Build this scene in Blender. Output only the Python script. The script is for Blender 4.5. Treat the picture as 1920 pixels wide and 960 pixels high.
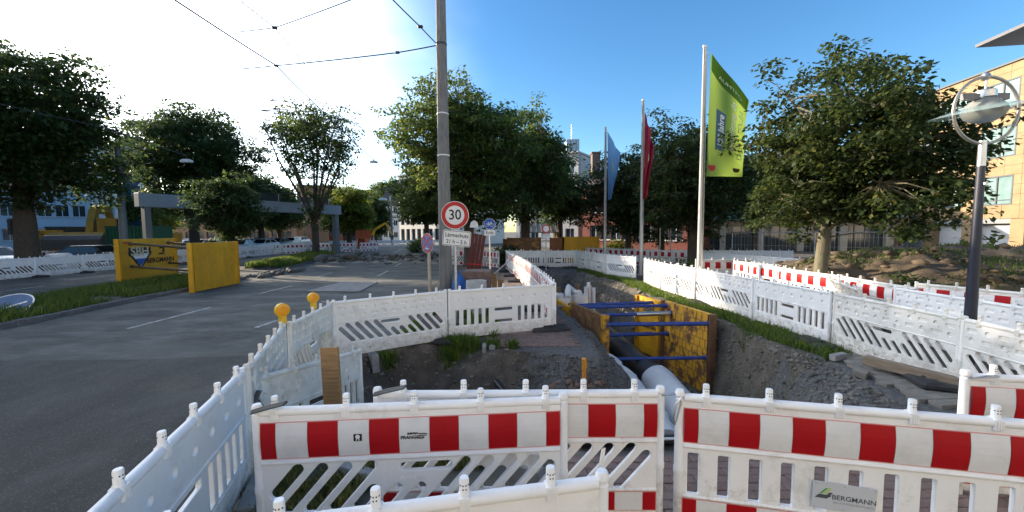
import bpy, bmesh, math, random
import numpy as np
from mathutils import Vector, Matrix
from mathutils.geometry import tessellate_polygon
for o in list(bpy.data.objects): bpy.data.objects.remove(o)
sc = bpy.context.scene
col = sc.collection
R = math.radians
# ---------------------------------------------------------------- camera
F, H, PITCH, ROLL = 720.0, 2.15, math.atan(47/720.0), R(0.43)
cam = bpy.data.cameras.new('camera'); camo = bpy.data.objects.new('camera', cam); col.objects.link(camo)
cam.sensor_width = 36; cam.lens = 36*F/1920; cam.clip_end = 2000; cam.clip_start = 0.05
CR = Matrix.Rotation(math.pi/2-PITCH, 3, 'X') @ Matrix.Rotation(-ROLL, 3, 'Z')
camo.matrix_world = Matrix.Translation((0, 0, H)) @ CR.to_4x4()
sc.camera = camo
# ---------------------------------------------------------------- sky, sun, exposure
SUN_AZ, SUN_EL = R(-66), R(15.5); VEIL = 8.0         # azimuth from +Y (negative = left), elevation
w = bpy.data.worlds.new('World'); sc.world = w; w.use_nodes = True
nt = w.node_tree; bg = nt.nodes['Background']
sky = nt.nodes.new('ShaderNodeTexSky'); sky.sky_type = 'NISHITA'; sky.sun_disc = False
sky.sun_elevation = SUN_EL; sky.sun_rotation = SUN_AZ
sky.air_density = 1.0; sky.dust_density = 0.4; sky.ozone_density = 2.5
hs = nt.nodes.new('ShaderNodeHueSaturation'); hs.inputs['Saturation'].default_value = 1.24; hs.inputs['Value'].default_value = 0.42; nt.links.new(sky.outputs[0], hs.inputs['Color'])
# thin bright cloud veil spread round the low sun, broken up by noise
tcw = nt.nodes.new('ShaderNodeTexCoord'); dt = nt.nodes.new('ShaderNodeVectorMath'); dt.operation = 'DOT_PRODUCT'
dt.inputs[1].default_value = (math.sin(SUN_AZ)*math.cos(SUN_EL), math.cos(SUN_AZ)*math.cos(SUN_EL), math.sin(SUN_EL)); nt.links.new(tcw.outputs['Generated'], dt.inputs[0])
nz = nt.nodes.new('ShaderNodeTexNoise'); nz.inputs['Scale'].default_value = 3.2; nz.inputs['Detail'].default_value = 7; mpw = nt.nodes.new('ShaderNodeMapping'); mpw.inputs['Scale'].default_value = (1, 1, 2.6); nt.links.new(tcw.outputs['Generated'], mpw.inputs[0]); nt.links.new(mpw.outputs[0], nz.inputs['Vector'])
m1 = nt.nodes.new('ShaderNodeMath'); m1.operation = 'MULTIPLY_ADD'; m1.inputs[1].default_value = 0.13; nt.links.new(nz.outputs['Fac'], m1.inputs[0]); nt.links.new(dt.outputs['Value'], m1.inputs[2])
mr = nt.nodes.new('ShaderNodeMapRange'); mr.inputs[1].default_value = 0.54; mr.inputs[2].default_value = 1.06; nt.links.new(m1.outputs[0], mr.inputs[0])
pwv = nt.nodes.new('ShaderNodeMath'); pwv.operation = 'POWER'; pwv.inputs[1].default_value = 2.3; nt.links.new(mr.outputs[0], pwv.inputs[0]); mv = nt.nodes.new('ShaderNodeMath'); mv.operation = 'MULTIPLY'; mv.inputs[1].default_value = VEIL; nt.links.new(pwv.outputs[0], mv.inputs[0])
vc = nt.nodes.new('ShaderNodeVectorMath'); vc.operation = 'SCALE'; vc.inputs[0].default_value = (1.0, 0.97, 0.92); nt.links.new(mv.outputs[0], vc.inputs['Scale'])
ad_ = nt.nodes.new('ShaderNodeVectorMath'); ad_.operation = 'ADD'; nt.links.new(hs.outputs[0], ad_.inputs[0]); nt.links.new(vc.outputs[0], ad_.inputs[1])
nt.links.new(ad_.outputs[0], bg.inputs[0]); bg.inputs[1].default_value = 0.15
sl = bpy.data.lights.new('sun', 'SUN'); slo = bpy.data.objects.new('sun', sl); col.objects.link(slo)
sl.energy = 2.7; sl.angle = R(0.5); sl.color = (1.0, 0.84, 0.64)
sd = Vector((math.sin(SUN_AZ)*math.cos(SUN_EL), math.cos(SUN_AZ)*math.cos(SUN_EL), math.sin(SUN_EL)))
slo.rotation_euler = sd.to_track_quat('Z', 'Y').to_euler(); slo.location = (0, 0, 50)
sc.view_settings.view_transform = 'Standard'; sc.view_settings.look = 'None'
sc.view_settings.gamma = 1.0; sc.view_settings.exposure = 2.25; sc.view_settings.use_curve_mapping = False

# ---------------------------------------------------------------- pixel -> place
def ray(x, y): return CR @ Vector(((x-960)/F, (480-y)/F, -1.0))
def G(x, y, z=0.0):                     # the point of height z seen at a photo pixel
    d = ray(x, y); t = (z-H)/d.z
    return Vector((d.x*t, d.y*t, z))
def U(x, y, Y):                         # the point at distance Y seen at a photo pixel
    d = ray(x, y); t = Y/d.y
    return Vector((d.x*t, Y, H+d.z*t))
# ---------------------------------------------------------------- materials
MATS = {}
def mat(name, c, rough=0.6, var=0.12, scale=3.0, bump=0.0, bscale=60.0, metal=0.0, dirt=None, damt=0.0, dscale=1.5,
        world=False, spec=0.4, trans=0.0, alpha=1.0, aniso=None, c2=None, c2scale=1.0, c2lo=0.5, c2hi=0.6, emit=0, dlo=0.5, dhi=0.78, daniso=False):
    m = bpy.data.materials.new(name); m.use_nodes = True; MATS[name] = m
    n = m.node_tree.nodes; l = m.node_tree.links; b = n['Principled BSDF']
    b.inputs['Roughness'].default_value = rough; b.inputs['Metallic'].default_value = metal
    b.inputs['Specular IOR Level'].default_value = spec
    tc = n.new('ShaderNodeTexCoord')
    if world:
        g = n.new('ShaderNodeNewGeometry'); vec = g.outputs['Position']
    else:
        oi = n.new('ShaderNodeObjectInfo'); mu = n.new('ShaderNodeMath'); mu.operation = 'MULTIPLY'; mu.inputs[1].default_value = 37.0
        l.new(oi.outputs['Random'], mu.inputs[0])
        ad = n.new('ShaderNodeVectorMath'); ad.operation = 'ADD'
        l.new(tc.outputs['Object'], ad.inputs[0]); l.new(mu.outputs[0], ad.inputs[1]); vec = ad.outputs[0]
    if aniso:
        mp = n.new('ShaderNodeMapping'); mp.inputs['Scale'].default_value = aniso; l.new(vec, mp.inputs[0]); avec = mp.outputs[0]
    else: avec = vec
    def noise(sc_, det=6.0, v=None, ro=0.6):
        t = n.new('ShaderNodeTexNoise'); t.inputs['Scale'].default_value = sc_; t.inputs['Detail'].default_value = det
        t.inputs['Roughness'].default_value = ro; l.new(v or vec, t.inputs['Vector']); return t.outputs['Fac']
    def ramp(fac, a, b2, ca, cb):
        r = n.new('ShaderNodeValToRGB'); r.color_ramp.elements[0].position = a; r.color_ramp.elements[1].position = b2
        r.color_ramp.elements[0].color = (*ca, 1); r.color_ramp.elements[1].color = (*cb, 1); l.new(fac, r.inputs[0]); return r.outputs[0]
    lo = tuple(max(0, x*(1-var)) for x in c); hi = tuple(min(1, x*(1+var)) for x in c)
    out = ramp(noise(scale, v=avec), 0.3, 0.7, lo, hi)
    def mix(fac, a, bcol):
        mx = n.new('ShaderNodeMix'); mx.data_type = 'RGBA'; l.new(fac, mx.inputs[0]); l.new(a, mx.inputs[6])
        if isinstance(bcol, tuple): mx.inputs[7].default_value = (*bcol, 1)
        else: l.new(bcol, mx.inputs[7])
        return mx.outputs[2]
    if c2: out = mix(ramp(noise(c2scale, 8.0, avec), c2lo, c2hi, (0, 0, 0), (1, 1, 1)), out, c2)
    if dirt: out = mix(ramp(noise(dscale, 9.0, avec if daniso else None, 0.7), dlo, dhi, (0, 0, 0), (damt,)*3), out, dirt)
    l.new(out, b.inputs['Base Color'])
    if bump:
        bp = n.new('ShaderNodeBump'); bp.inputs['Strength'].default_value = bump; bp.inputs['Distance'].default_value = 0.02
        l.new(noise(bscale, 5.0), bp.inputs['Height']); l.new(bp.outputs[0], b.inputs['Normal'])
    if trans: b.inputs['Transmission Weight'].default_value = trans
    if alpha < 1: b.inputs['Alpha'].default_value = alpha
    if emit: b.inputs['Emission Color'].default_value = (*c, 1); b.inputs['Emission Strength'].default_value = emit
    return m
def leafmat(name, c1, c2, tr=0.45):
    m = bpy.data.materials.new(name); m.use_nodes = True; MATS[name] = m
    n = m.node_tree.nodes; l = m.node_tree.links; b = n['Principled BSDF']; out = n['Material Output']
    g = n.new('ShaderNodeNewGeometry'); r = n.new('ShaderNodeValToRGB')
    e = r.color_ramp.elements; e[0].color = (*c1, 1); e[1].color = (*c2, 1)
    e2 = r.color_ramp.elements.new(0.93); e2.color = (*[x*0.9 for x in c2], 1); e[-1].color = (c2[0]*1.7, c2[1]*1.15, c2[2]*0.8, 1)
    l.new(g.outputs['Random Per Island'], r.inputs[0]); l.new(r.outputs[0], b.inputs['Base Color'])
    b.inputs['Roughness'].default_value = 0.55; b.inputs['Specular IOR Level'].default_value = 0.3
    t = n.new('ShaderNodeBsdfTranslucent'); ms = n.new('ShaderNodeMixShader'); ms.inputs[0].default_value = tr
    hs = n.new('ShaderNodeHueSaturation'); hs.inputs['Value'].default_value = 2.0; hs.inputs['Hue'].default_value = 0.48; l.new(r.outputs[0], hs.inputs['Color']); l.new(hs.outputs[0], t.inputs['Color'])
    l.new(b.outputs[0], ms.inputs[1]); l.new(t.outputs[0], ms.inputs[2]); l.new(ms.outputs[0], out.inputs[0])
    return m
WHITE = mat('white_plastic', (0.80, 0.795, 0.785), 0.42, 0.05, 2.0, 0.06, 25, c2=(0.55, 0.52, 0.46), c2scale=6, c2lo=0.66, c2hi=0.78, aniso=(1.5, 1, 0.6), dirt=(0.30, 0.27, 0.22), damt=0.38, dscale=4.0, dlo=0.55, dhi=0.75)
WHITE2 = mat('weathered_white_plastic', (0.72, 0.70, 0.65), 0.55, 0.1, 2.0, 0.06, 25, c2=(0.34, 0.32, 0.27), c2scale=13, c2lo=0.63, c2hi=0.7, dirt=(0.25, 0.23, 0.18), damt=0.7, dscale=2.4)
FOILR = mat('red_foil', (0.36, 0.006, 0.010), 0.45, 0.08, 4, spec=0.2); FOILW = mat('white_foil', (0.68, 0.68, 0.68), 0.42, 0.04, 4, dirt=(0.3, 0.29, 0.27), damt=0.35, dscale=5)
FOILP = mat('faded_pink_edge', (0.62, 0.3, 0.3), 0.5, 0.05)
STEEL = mat('galvanised_steel', (0.45, 0.46, 0.47), 0.4, 0.15, 12, metal=0.8)
DARKST = mat('dark_wire', (0.05, 0.05, 0.055), 0.5, 0.2, 12, metal=0.3)
RUBBER = mat('black_rubber', (0.03, 0.03, 0.032), 0.8, 0.3, 8, 0.3, 90, dirt=(0.12, 0.11, 0.09), damt=0.7)
ASPH = mat('old_asphalt', (0.088, 0.089, 0.078), 0.85, 0.28, 0.8, 0.6, 110, world=True, dirt=(0.21, 0.215, 0.195), damt=0.75, dscale=0.9, dlo=0.46, dhi=0.72, daniso=True, aniso=(0.8, 1.5, 1), c2=(0.045, 0.047, 0.046), c2scale=0.55, c2lo=0.52, c2hi=0.66)
ASPHN = mat('fresh_asphalt', (0.046, 0.0465, 0.042), 0.8, 0.3, 1.1, 1.0, 70, world=True, dirt=(0.13, 0.13, 0.12), damt=0.55, dscale=0.8, dlo=0.48, dhi=0.75, daniso=True, c2=(0.125, 0.128, 0.122), c2scale=60, c2lo=0.55, c2hi=0.66, aniso=(1.3, 0.8, 1))
PAINT = mat('road_paint', (0.42, 0.42, 0.40), 0.7, 0.15, 8, dirt=(0.12, 0.12, 0.12), damt=0.95, dscale=9, dlo=0.42, dhi=0.62, world=True)
SOIL = mat('dark_soil', (0.082, 0.068, 0.055), 0.95, 0.45, 4, 1.0, 40, world=True, c2=(0.20, 0.18, 0.155), c2scale=22, c2lo=0.6, c2hi=0.7, dirt=(0.22, 0.19, 0.15), damt=0.6, dscale=1.4)
GRAVEL = mat('grey_gravel', (0.10, 0.098, 0.095), 0.95, 0.45, 14, 1.0, 60, world=True, c2=(0.32, 0.31, 0.29), c2scale=45, c2lo=0.6, c2hi=0.7)
BANK = mat('pale_rubble_soil', (0.095, 0.082, 0.064), 0.95, 0.35, 5, 1.0, 45, world=True, c2=(0.062, 0.054, 0.043), c2scale=2.4, c2lo=0.45, c2hi=0.65, dirt=(0.24, 0.225, 0.195), damt=0.8, dscale=26)
MOUND = mat('mound_soil', (0.118, 0.090, 0.062), 0.95, 0.35, 2, 1.0, 30, world=True, c2=(0.07, 0.055, 0.04), c2scale=1.6, c2lo=0.45, c2hi=0.6, dirt=(0.2, 0.165, 0.12), damt=0.5, dscale=12)
STONE = mat('grey_concrete', (0.28, 0.275, 0.265), 0.9, 0.18, 5, 0.5, 60, dirt=(0.13, 0.12, 0.11), damt=0.6)
KERB = mat('kerb_stone', (0.13, 0.13, 0.128), 0.9, 0.25, 5, 0.5, 60, dirt=(0.25, 0.23, 0.2), damt=0.5)
POLEC = mat('pole_concrete', (0.20, 0.195, 0.185), 0.95, 0.28, 5, 0.9, 55, aniso=(6, 6, 0.6), dirt=(0.1, 0.1, 0.1), damt=0.5)
PAVER = mat('red_paver', (0.19, 0.125, 0.105), 0.9, 0.2, 7, 0.5, 70, dirt=(0.25, 0.23, 0.2), damt=0.5, dscale=6)
PAVERG = mat('grey_paver', (0.20, 0.185, 0.16), 0.9, 0.2, 7, 0.5, 70, dirt=(0.1, 0.09, 0.08), damt=0.6, dscale=5)
WOOD = mat('timber', (0.34, 0.20, 0.085), 0.75, 0.3, 4, 0.4, 40, aniso=(1.2, 12, 12), dirt=(0.12, 0.1, 0.08), damt=0.5)
WOODD = mat('grey_timber', (0.22, 0.17, 0.12), 0.8, 0.3, 4, 0.4, 40, aniso=(1.2, 12, 12), dirt=(0.12, 0.1, 0.08), damt=0.5)
YEL = mat('yellow_steel', (0.62, 0.33, 0.014), 0.55, 0.12, 2.5, 0.1, 30, dirt=(0.20, 0.11, 0.04), damt=0.6, dscale=5.0, dlo=0.56, dhi=0.72, c2=(0.52, 0.27, 0.02), c2scale=1.2, c2lo=0.45, c2hi=0.7, aniso=(2, 2, 0.4))
YELW = mat('worn_yellow_steel', (0.55, 0.29, 0.018), 0.6, 0.2, 3, 0.3, 40, c2=(0.13, 0.062, 0.028), c2scale=3.2, c2lo=0.5, c2hi=0.6, dirt=(0.12, 0.08, 0.05), damt=0.7, dscale=6)
RUST = mat('rusty_steel', (0.17, 0.088, 0.045), 0.85, 0.4, 4, 0.5, 50, c2=(0.40, 0.25, 0.05), c2scale=2.6, c2lo=0.58, c2hi=0.68)
BLUE = mat('blue_paint', (0.02, 0.055, 0.26), 0.45, 0.15, 6, dirt=(0.2, 0.17, 0.14), damt=0.45, dscale=5)
GALV = mat('bright_metal', (0.50, 0.51, 0.52), 0.35, 0.08, 8, metal=0.85)
ALU = mat('aluminium_pole', (0.55, 0.55, 0.54), 0.35, 0.06, 6, metal=0.7)
BLACK = mat('black_paint', (0.012, 0.012, 0.013), 0.5, 0.1)
SWHITE = mat('sign_white', (0.72, 0.72, 0.71), 0.45, 0.03, dirt=(0.4, 0.39, 0.36), damt=0.3)
SRED = mat('sign_red', (0.45, 0.012, 0.016), 0.45, 0.05); SBLUE = mat('sign_blue', (0.015, 0.09, 0.36), 0.45, 0.08)
SBLUEF = mat('faded_sign_blue', (0.12, 0.22, 0.50), 0.5, 0.3, 7, dirt=(0.55, 0.55, 0.6), damt=0.7, dscale=8)
SREDF = mat('faded_sign_red', (0.45, 0.07, 0.06), 0.5, 0.2, 7, dirt=(0.6, 0.5, 0.5), damt=0.5, dscale=8)
AMBER = mat('amber_lens', (0.75, 0.32, 0.01), 0.25, 0.06, 9, spec=0.6); AMBERB = mat('yellow_lamp_body', (0.68, 0.42, 0.02), 0.45, 0.05)
ORANGE = mat('orange_pipe', (0.62, 0.25, 0.03), 0.45, 0.08)
GLASS = mat('window_glass', (0.035, 0.045, 0.05), 0.06, 0.3, 0.6, spec=0.8)
GLASSG = mat('greenish_glass', (0.16, 0.24, 0.23), 0.08, 0.35, 0.5, spec=0.8)
BARK = mat('bark', (0.07, 0.055, 0.043), 0.95, 0.4, 6, 1.0, 30, aniso=(5, 5, 1)); BARKL = mat('pale_bark', (0.135, 0.12, 0.078), 0.95, 0.3, 5, 0.9, 35, aniso=(4, 4, 1), dirt=(0.1, 0.11, 0.06), damt=0.6)
LEAF = leafmat('leaf_green', (0.030, 0.054, 0.013), (0.090, 0.135, 0.030), 0.48)
LEAFO = leafmat('leaf_olive', (0.017, 0.032, 0.009), (0.058, 0.084, 0.022), 0.42)
LEAFD = leafmat('leaf_dark', (0.018, 0.038, 0.011), (0.056, 0.096, 0.027), 0.46)
LEAFY = leafmat('leaf_yellow_green', (0.05, 0.085, 0.012), (0.16, 0.20, 0.03), 0.5)
GRASS = leafmat('grass_blade', (0.035, 0.075, 0.012), (0.11, 0.17, 0.03), 0.4)
GRASSB = leafmat('dry_grass_blade', (0.06, 0.075, 0.02), (0.19, 0.19, 0.06), 0.4)
BERG = mat('logo_green', (0.10, 0.35, 0.12), 0.5); BERGY = mat('logo_lime', (0.45, 0.55, 0.08), 0.5); BERGK = mat('logo_grey', (0.07, 0.08, 0.09), 0.5); GREYTX = mat('grey_text', (0.35, 0.36, 0.37), 0.5)
def addmud(m, amt):                     # splashed mud on the lowest part of the plastic
    n = m.node_tree.nodes; l = m.node_tree.links; b = n['Principled BSDF']; src = b.inputs['Base Color'].links[0].from_socket
    tc = n.new('ShaderNodeTexCoord'); sx = n.new('ShaderNodeSeparateXYZ'); l.new(tc.outputs['Object'], sx.inputs[0]); r = n.new('ShaderNodeMapRange'); r.inputs[1].default_value = 0.62; r.inputs[2].default_value = 0.04; l.new(sx.outputs['Z'], r.inputs[0])
    nz_ = n.new('ShaderNodeTexNoise'); nz_.inputs['Scale'].default_value = 9; nz_.inputs['Detail'].default_value = 9; nz_.inputs['Roughness'].default_value = 0.75; oi = n.new('ShaderNodeObjectInfo'); av = n.new('ShaderNodeVectorMath'); l.new(tc.outputs['Object'], av.inputs[0]); l.new(oi.outputs['Location'], av.inputs[1]); l.new(av.outputs[0], nz_.inputs['Vector'])
    a = n.new('ShaderNodeMath'); a.operation = 'MULTIPLY_ADD'; a.inputs[1].default_value = 0.30; l.new(r.outputs[0], a.inputs[0]); l.new(nz_.outputs['Fac'], a.inputs[2]); q = n.new('ShaderNodeMapRange'); q.inputs[1].default_value = 0.66; q.inputs[2].default_value = 0.88; q.inputs[4].default_value = amt; l.new(a.outputs[0], q.inputs[0])
    x = n.new('ShaderNodeMix'); x.data_type = 'RGBA'; l.new(q.outputs[0], x.inputs[0]); l.new(src, x.inputs[6]); x.inputs[7].default_value = (0.24, 0.20, 0.15, 1); l.new(x.outputs[2], b.inputs['Base Color'])
addmud(WHITE, 0.55); addmud(WHITE2, 0.75)
# ---------------------------------------------------------------- mesh helpers
class MB:
    def __init__(s): s.v = []; s.f = []; s.m = []
    def add(s, vs, fs, m=0):
        k = len(s.v); s.v += [tuple(p) for p in vs]; s.f += [tuple(i+k for i in q) for q in fs]; s.m += [m]*len(fs); return s
    def box(s, c, d, m=0, M=None, ch=0.0):
        hx, hy, hz = d[0]/2, d[1]/2, d[2]/2
        if ch <= 0:
            vs = [Vector((sx*hx, sy*hy, sz*hz)) for sz in (-1, 1) for sy in (-1, 1) for sx in (-1, 1)]
            fs = [(0, 2, 3, 1), (4, 5, 7, 6), (0, 1, 5, 4), (2, 6, 7, 3), (0, 4, 6, 2), (1, 3, 7, 5)]
        else:                                           # chamfered upright edges and top
            def ring(z, i): return [Vector((x, y, z)) for x, y in ((-hx+ch-i, -hy+i), (hx-ch+i, -hy+i), (hx-i, -hy+ch-i), (hx-i, hy-ch+i), (hx-ch+i, hy-i), (-hx+ch-i, hy-i), (-hx+i, hy-ch+i), (-hx+i, -hy+ch-i))]
            def ring2(z, i):
                a = hx-i; b = hy-i; e = ch*0.7
                return [Vector(p) for p in ((-a+e, -b, z), (a-e, -b, z), (a, -b+e, z), (a, b-e, z), (a-e, b, z), (-a+e, b, z), (-a, b-e, z), (-a, -b+e, z))]
            rs = [ring2(-hz, ch), ring2(-hz+ch, 0), ring2(hz-ch, 0), ring2(hz, ch)]
            vs = [p for r in rs for p in r]; fs = [tuple(range(7, -1, -1)), tuple(range(24, 32))]
            for a in range(3):
                for i in range(8): fs.append((a*8+i, a*8+(i+1) % 8, a*8+8+(i+1) % 8, a*8+8+i))
        M = M or Matrix.Identity(4); T = Matrix.Translation(c) @ M
        return s.add([T @ p for p in vs], fs, m)
    def tube(s, pts, r, n=8, m=0, cap=True):
        pts = [Vector(p) for p in pts]; rs = r if isinstance(r, (list, tuple)) else [r]*len(pts)
        vs = []; fs = []; prev = None
        for i, p in enumerate(pts):
            t = (pts[min(i+1, len(pts)-1)]-pts[max(i-1, 0)]).normalized()
            a = prev if prev is not None else (Vector((1, 0, 0)) if abs(t.x) < 0.9 else Vector((0, 1, 0)))
            u = (a-t*a.dot(t)).normalized(); prev = u; q = t.cross(u)
            for k in range(n):
                an = 2*math.pi*k/n; vs.append(p+(u*math.cos(an)+q*math.sin(an))*rs[i])
        for i in range(len(pts)-1):
            for k in range(n): fs.append((i*n+k, i*n+(k+1) % n, (i+1)*n+(k+1) % n, (i+1)*n+k))
        if cap: fs += [tuple(range(n-1, -1, -1)), tuple(range((len(pts)-1)*n, len(pts)*n))]
        return s.add(vs, fs, m)
    def lathe(s, prof, n=16, c=(0, 0, 0), M=None, m=0):
        T = Matrix.Translation(c) @ (M or Matrix.Identity(4)); vs = []; fs = []
        for r, z in prof:
            for k in range(n):
                an = 2*math.pi*k/n; vs.append(T @ Vector((r*math.cos(an), r*math.sin(an), z)))
        for i in range(len(prof)-1):
            for k in range(n): fs.append((i*n+k, i*n+(k+1) % n, (i+1)*n+(k+1) % n, (i+1)*n+k))
        fs += [tuple(range(n-1, -1, -1)), tuple(range((len(prof)-1)*n, len(prof)*n))]
        return s.add(vs, fs, m)
    def prism(s, poly, z0, z1, M=None, m=0, side=None):   # 2D polygon (x,y) extruded in z
        T = M or Matrix.Identity(4); n = len(poly)
        vs = [T @ Vector((x, y, z0)) for x, y in poly]+[T @ Vector((x, y, z1)) for x, y in poly]
        tr = tessellate_polygon([[Vector((x, y, 0)) for x, y in poly]])
        fs = [tuple(t) for t in tr]+[tuple(i+n for i in t) for t in tr]
        s.add(vs, fs, m); s.add(vs, [(i, (i+1) % n, (i+1) % n+n, i+n) for i in range(n)], m if side is None else side)
        return s
    def build(s, name, mats, parent=None, smooth=False, loc=None, fix=True):
        me = bpy.data.meshes.new(name); me.from_pydata(s.v, [], s.f)
        mats = mats if isinstance(mats, (list, tuple)) else [mats]
        for x in mats: me.materials.append(x)
        me.polygons.foreach_set('material_index', s.m)
        if fix:
            bm = bmesh.new(); bm.from_mesh(me); bmesh.ops.remove_doubles(bm, verts=bm.verts, dist=1e-5)
            bmesh.ops.recalc_face_normals(bm, faces=bm.faces); bm.to_mesh(me); bm.free()
        if smooth:
            me.polygons.foreach_set('use_smooth', [True]*len(me.polygons)); me.set_sharp_from_angle(angle=R(38))
        me.update(); return link(name, me, parent, loc)
def link(name, me, parent=None, loc=None):
    o = bpy.data.objects.new(name, me); col.objects.link(o)
    if parent: o.parent = parent
    if loc is not None: o.location = loc
    return o
def tag(o, label, cat, group=None, kind=None):
    o['label'] = label; o['category'] = cat
    if group: o['group'] = group
    if kind: o['kind'] = kind
    return o
def struct(o, label=None):
    o['kind'] = 'structure'
    if label: o['label'] = label
    return o
def thing(name, label, cat, loc=(0, 0, 0), rz=0.0, group=None):
    o = bpy.data.objects.new(name, None); col.objects.link(o); o.location = loc; o.rotation_euler = (0, 0, rz); o.empty_display_size = 0.2
    return tag(o, label, cat, group)
def copy_tree(o, parent=None):
    c = o.copy(); col.objects.link(c); c.parent = parent
    for ch in list(o.children): copy_tree(ch, c)
    return c
def raw(name, vs, fs, mats, parent=None, mi=None, smooth=False):     # fast numpy mesh: vs (n,3), fs (k,3|4)
    me = bpy.data.meshes.new(name); k = fs.shape[1]
    me.vertices.add(len(vs)); me.vertices.foreach_set('co', np.ascontiguousarray(vs, dtype=np.float32).ravel())
    me.loops.add(fs.size); me.loops.foreach_set('vertex_index', fs.astype(np.int32).ravel())
    me.polygons.add(len(fs)); me.polygons.foreach_set('loop_start', np.arange(0, fs.size, k, dtype=np.int32))
    for x in (mats if isinstance(mats, (list, tuple)) else [mats]): me.materials.append(x)
    if mi is not None: me.polygons.foreach_set('material_index', mi.astype(np.int32))
    if smooth: me.polygons.foreach_set('use_smooth', np.ones(len(fs), dtype=bool))
    me.update(calc_edges=True); me.validate()
    return link(name, me, parent)
def text(body, size, M, m, parent, name='lettering', ext=0.001, align='CENTER', sx=1.0, bold=0.0, fn=None):
    cu = bpy.data.curves.new(name, 'FONT'); cu.body = body; cu.size = size; cu.align_x = align; cu.align_y = 'CENTER'; cu.extrude = ext; cu.offset = bold; cu.resolution_u = 4
    t = bpy.data.objects.new(name, cu); col.objects.link(t)
    bpy.context.view_layer.update()
    me = bpy.data.meshes.new_from_object(t.evaluated_get(bpy.context.evaluated_depsgraph_get()))
    bpy.data.objects.remove(t); bpy.data.curves.remove(cu)
    me.transform(Matrix.Diagonal((sx, 1, 1, 1)))
    if fn:
        for v in me.vertices: v.co = fn(v.co)
    else: me.transform(M)
    me.materials.clear(); me.materials.append(m); me.name = name
    return link(name, me, parent)
XZ = Matrix.Rotation(math.pi/2, 4, 'X')                                # text plane x-y -> x-z, facing -y
rnd = random.Random(7)
# smooth value noise for terrain (numpy, deterministic)
def vnoise(x, y, s, seed=0):
    rs = np.random.RandomState(seed+11); tab = rs.rand(64, 64)
    x = np.asarray(x, float)/s; y = np.asarray(y, float)/s
    xi = np.floor(x).astype(int); yi = np.floor(y).astype(int); fx = x-xi; fy = y-yi
    fx = fx*fx*(3-2*fx); fy = fy*fy*(3-2*fy)
    g = lambda a, b: tab[a % 64, b % 64]
    return (g(xi, yi)*(1-fx)+g(xi+1, yi)*fx)*(1-fy)+(g(xi, yi+1)*(1-fx)+g(xi+1, yi+1)*fx)*fy-0.5
def inpoly(px, py, poly):
    px = np.asarray(px); py = np.asarray(py); r = np.zeros(px.shape, bool); n = len(poly)
    for i in range(n):
        x1, y1 = poly[i][:2]; x2, y2 = poly[(i+1) % n][:2]
        c = ((y1 > py) != (y2 > py)) & (px < (x2-x1)*(py-y1)/((y2-y1) or 1e-9)+x1); r ^= c
    return r
def edist(px, py, poly, closed=True):
    d = np.full(np.shape(px), 1e9); n = len(poly)
    for i in range(n if closed else n-1):
        x1, y1 = poly[i][:2]; x2, y2 = poly[(i+1) % n][:2]; dx, dy = x2-x1, y2-y1; L = dx*dx+dy*dy or 1e-9
        t = np.clip(((px-x1)*dx+(py-y1)*dy)/L, 0, 1); d = np.minimum(d, np.hypot(px-x1-t*dx, py-y1-t*dy))
    return d
def grid(name, x0, x1, y0, y1, step, zf, mats, mf=None, parent=None, smooth=True, keep=None):
    nx = int((x1-x0)/step)+1; ny = int((y1-y0)/step)+1
    X, Y = np.meshgrid(np.linspace(x0, x1, nx), np.linspace(y0, y1, ny)); Z = zf(X, Y)
    vs = np.stack([X, Y, Z], -1).reshape(-1, 3); i = np.arange(nx*ny).reshape(ny, nx)
    fs = np.stack([i[:-1, :-1], i[:-1, 1:], i[1:, 1:], i[1:, :-1]], -1).reshape(-1, 4)
    c = vs[fs].mean(1)
    if keep is not None: k = keep(c[:, 0], c[:, 1]); fs = fs[k]; c = c[k]
    mi = mf(c[:, 0], c[:, 1], c[:, 2]) if mf else None
    return raw(name, vs, fs, mats, parent, mi, smooth)
def sheet(name, poly, z, m, parent=None, th=0.0):
    mb = MB(); tr = tessellate_polygon([[Vector((p[0], p[1], 0)) for p in poly]])
    mb.add([(p[0], p[1], z) for p in poly], [tuple(t) for t in tr])
    o = mb.build(name, m, parent, fix=False)
    me = o.data
    bm = bmesh.new(); bm.from_mesh(me); bmesh.ops.recalc_face_normals(bm, faces=bm.faces)
    for f in bm.faces:
        if f.normal.z < 0: f.normal_flip()
    bm.to_mesh(me); bm.free(); return o
# ================================================================ ground, road, excavation
EX0, EX1, EY0, EY1 = -2.85, 6.25, 3.35, 22.55
EXC = [(-2.35, 3.72), (-0.6, 3.68), (0.8, 3.75), (3.2, 3.78), (4.1, 3.95), (4.8, 4.7), (5.05, 5.6), (5.12, 6.05), (4.95, 7.0), (5.0, 8.7), (4.8, 10.6), (4.65, 13.5), (4.4, 16.5), (3.5, 20.6),
       (1.2, 20.4), (1.15, 17), (1.22, 14), (1.3, 11), (1.4, 9.2), (1.5, 7.6), (1.55, 6.5), (1.35, 6.2), (0.9, 6.55), (0.37, 6.82), (-0.45, 6.82), (-1.3, 7.16), (-1.9, 7.3), (-2.5, 6.85), (-2.72, 6.0), (-2.62, 4.6)]
FLO = [(2.35, 4.4), (3.7, 4.4), (4.42, 6.4), (4.62, 8.6), (4.2, 10.75), (3.92, 12.0), (1.45, 12.1), (1.66, 10.4), (2.12, 8.6), (2.3, 6.6)]
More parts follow.
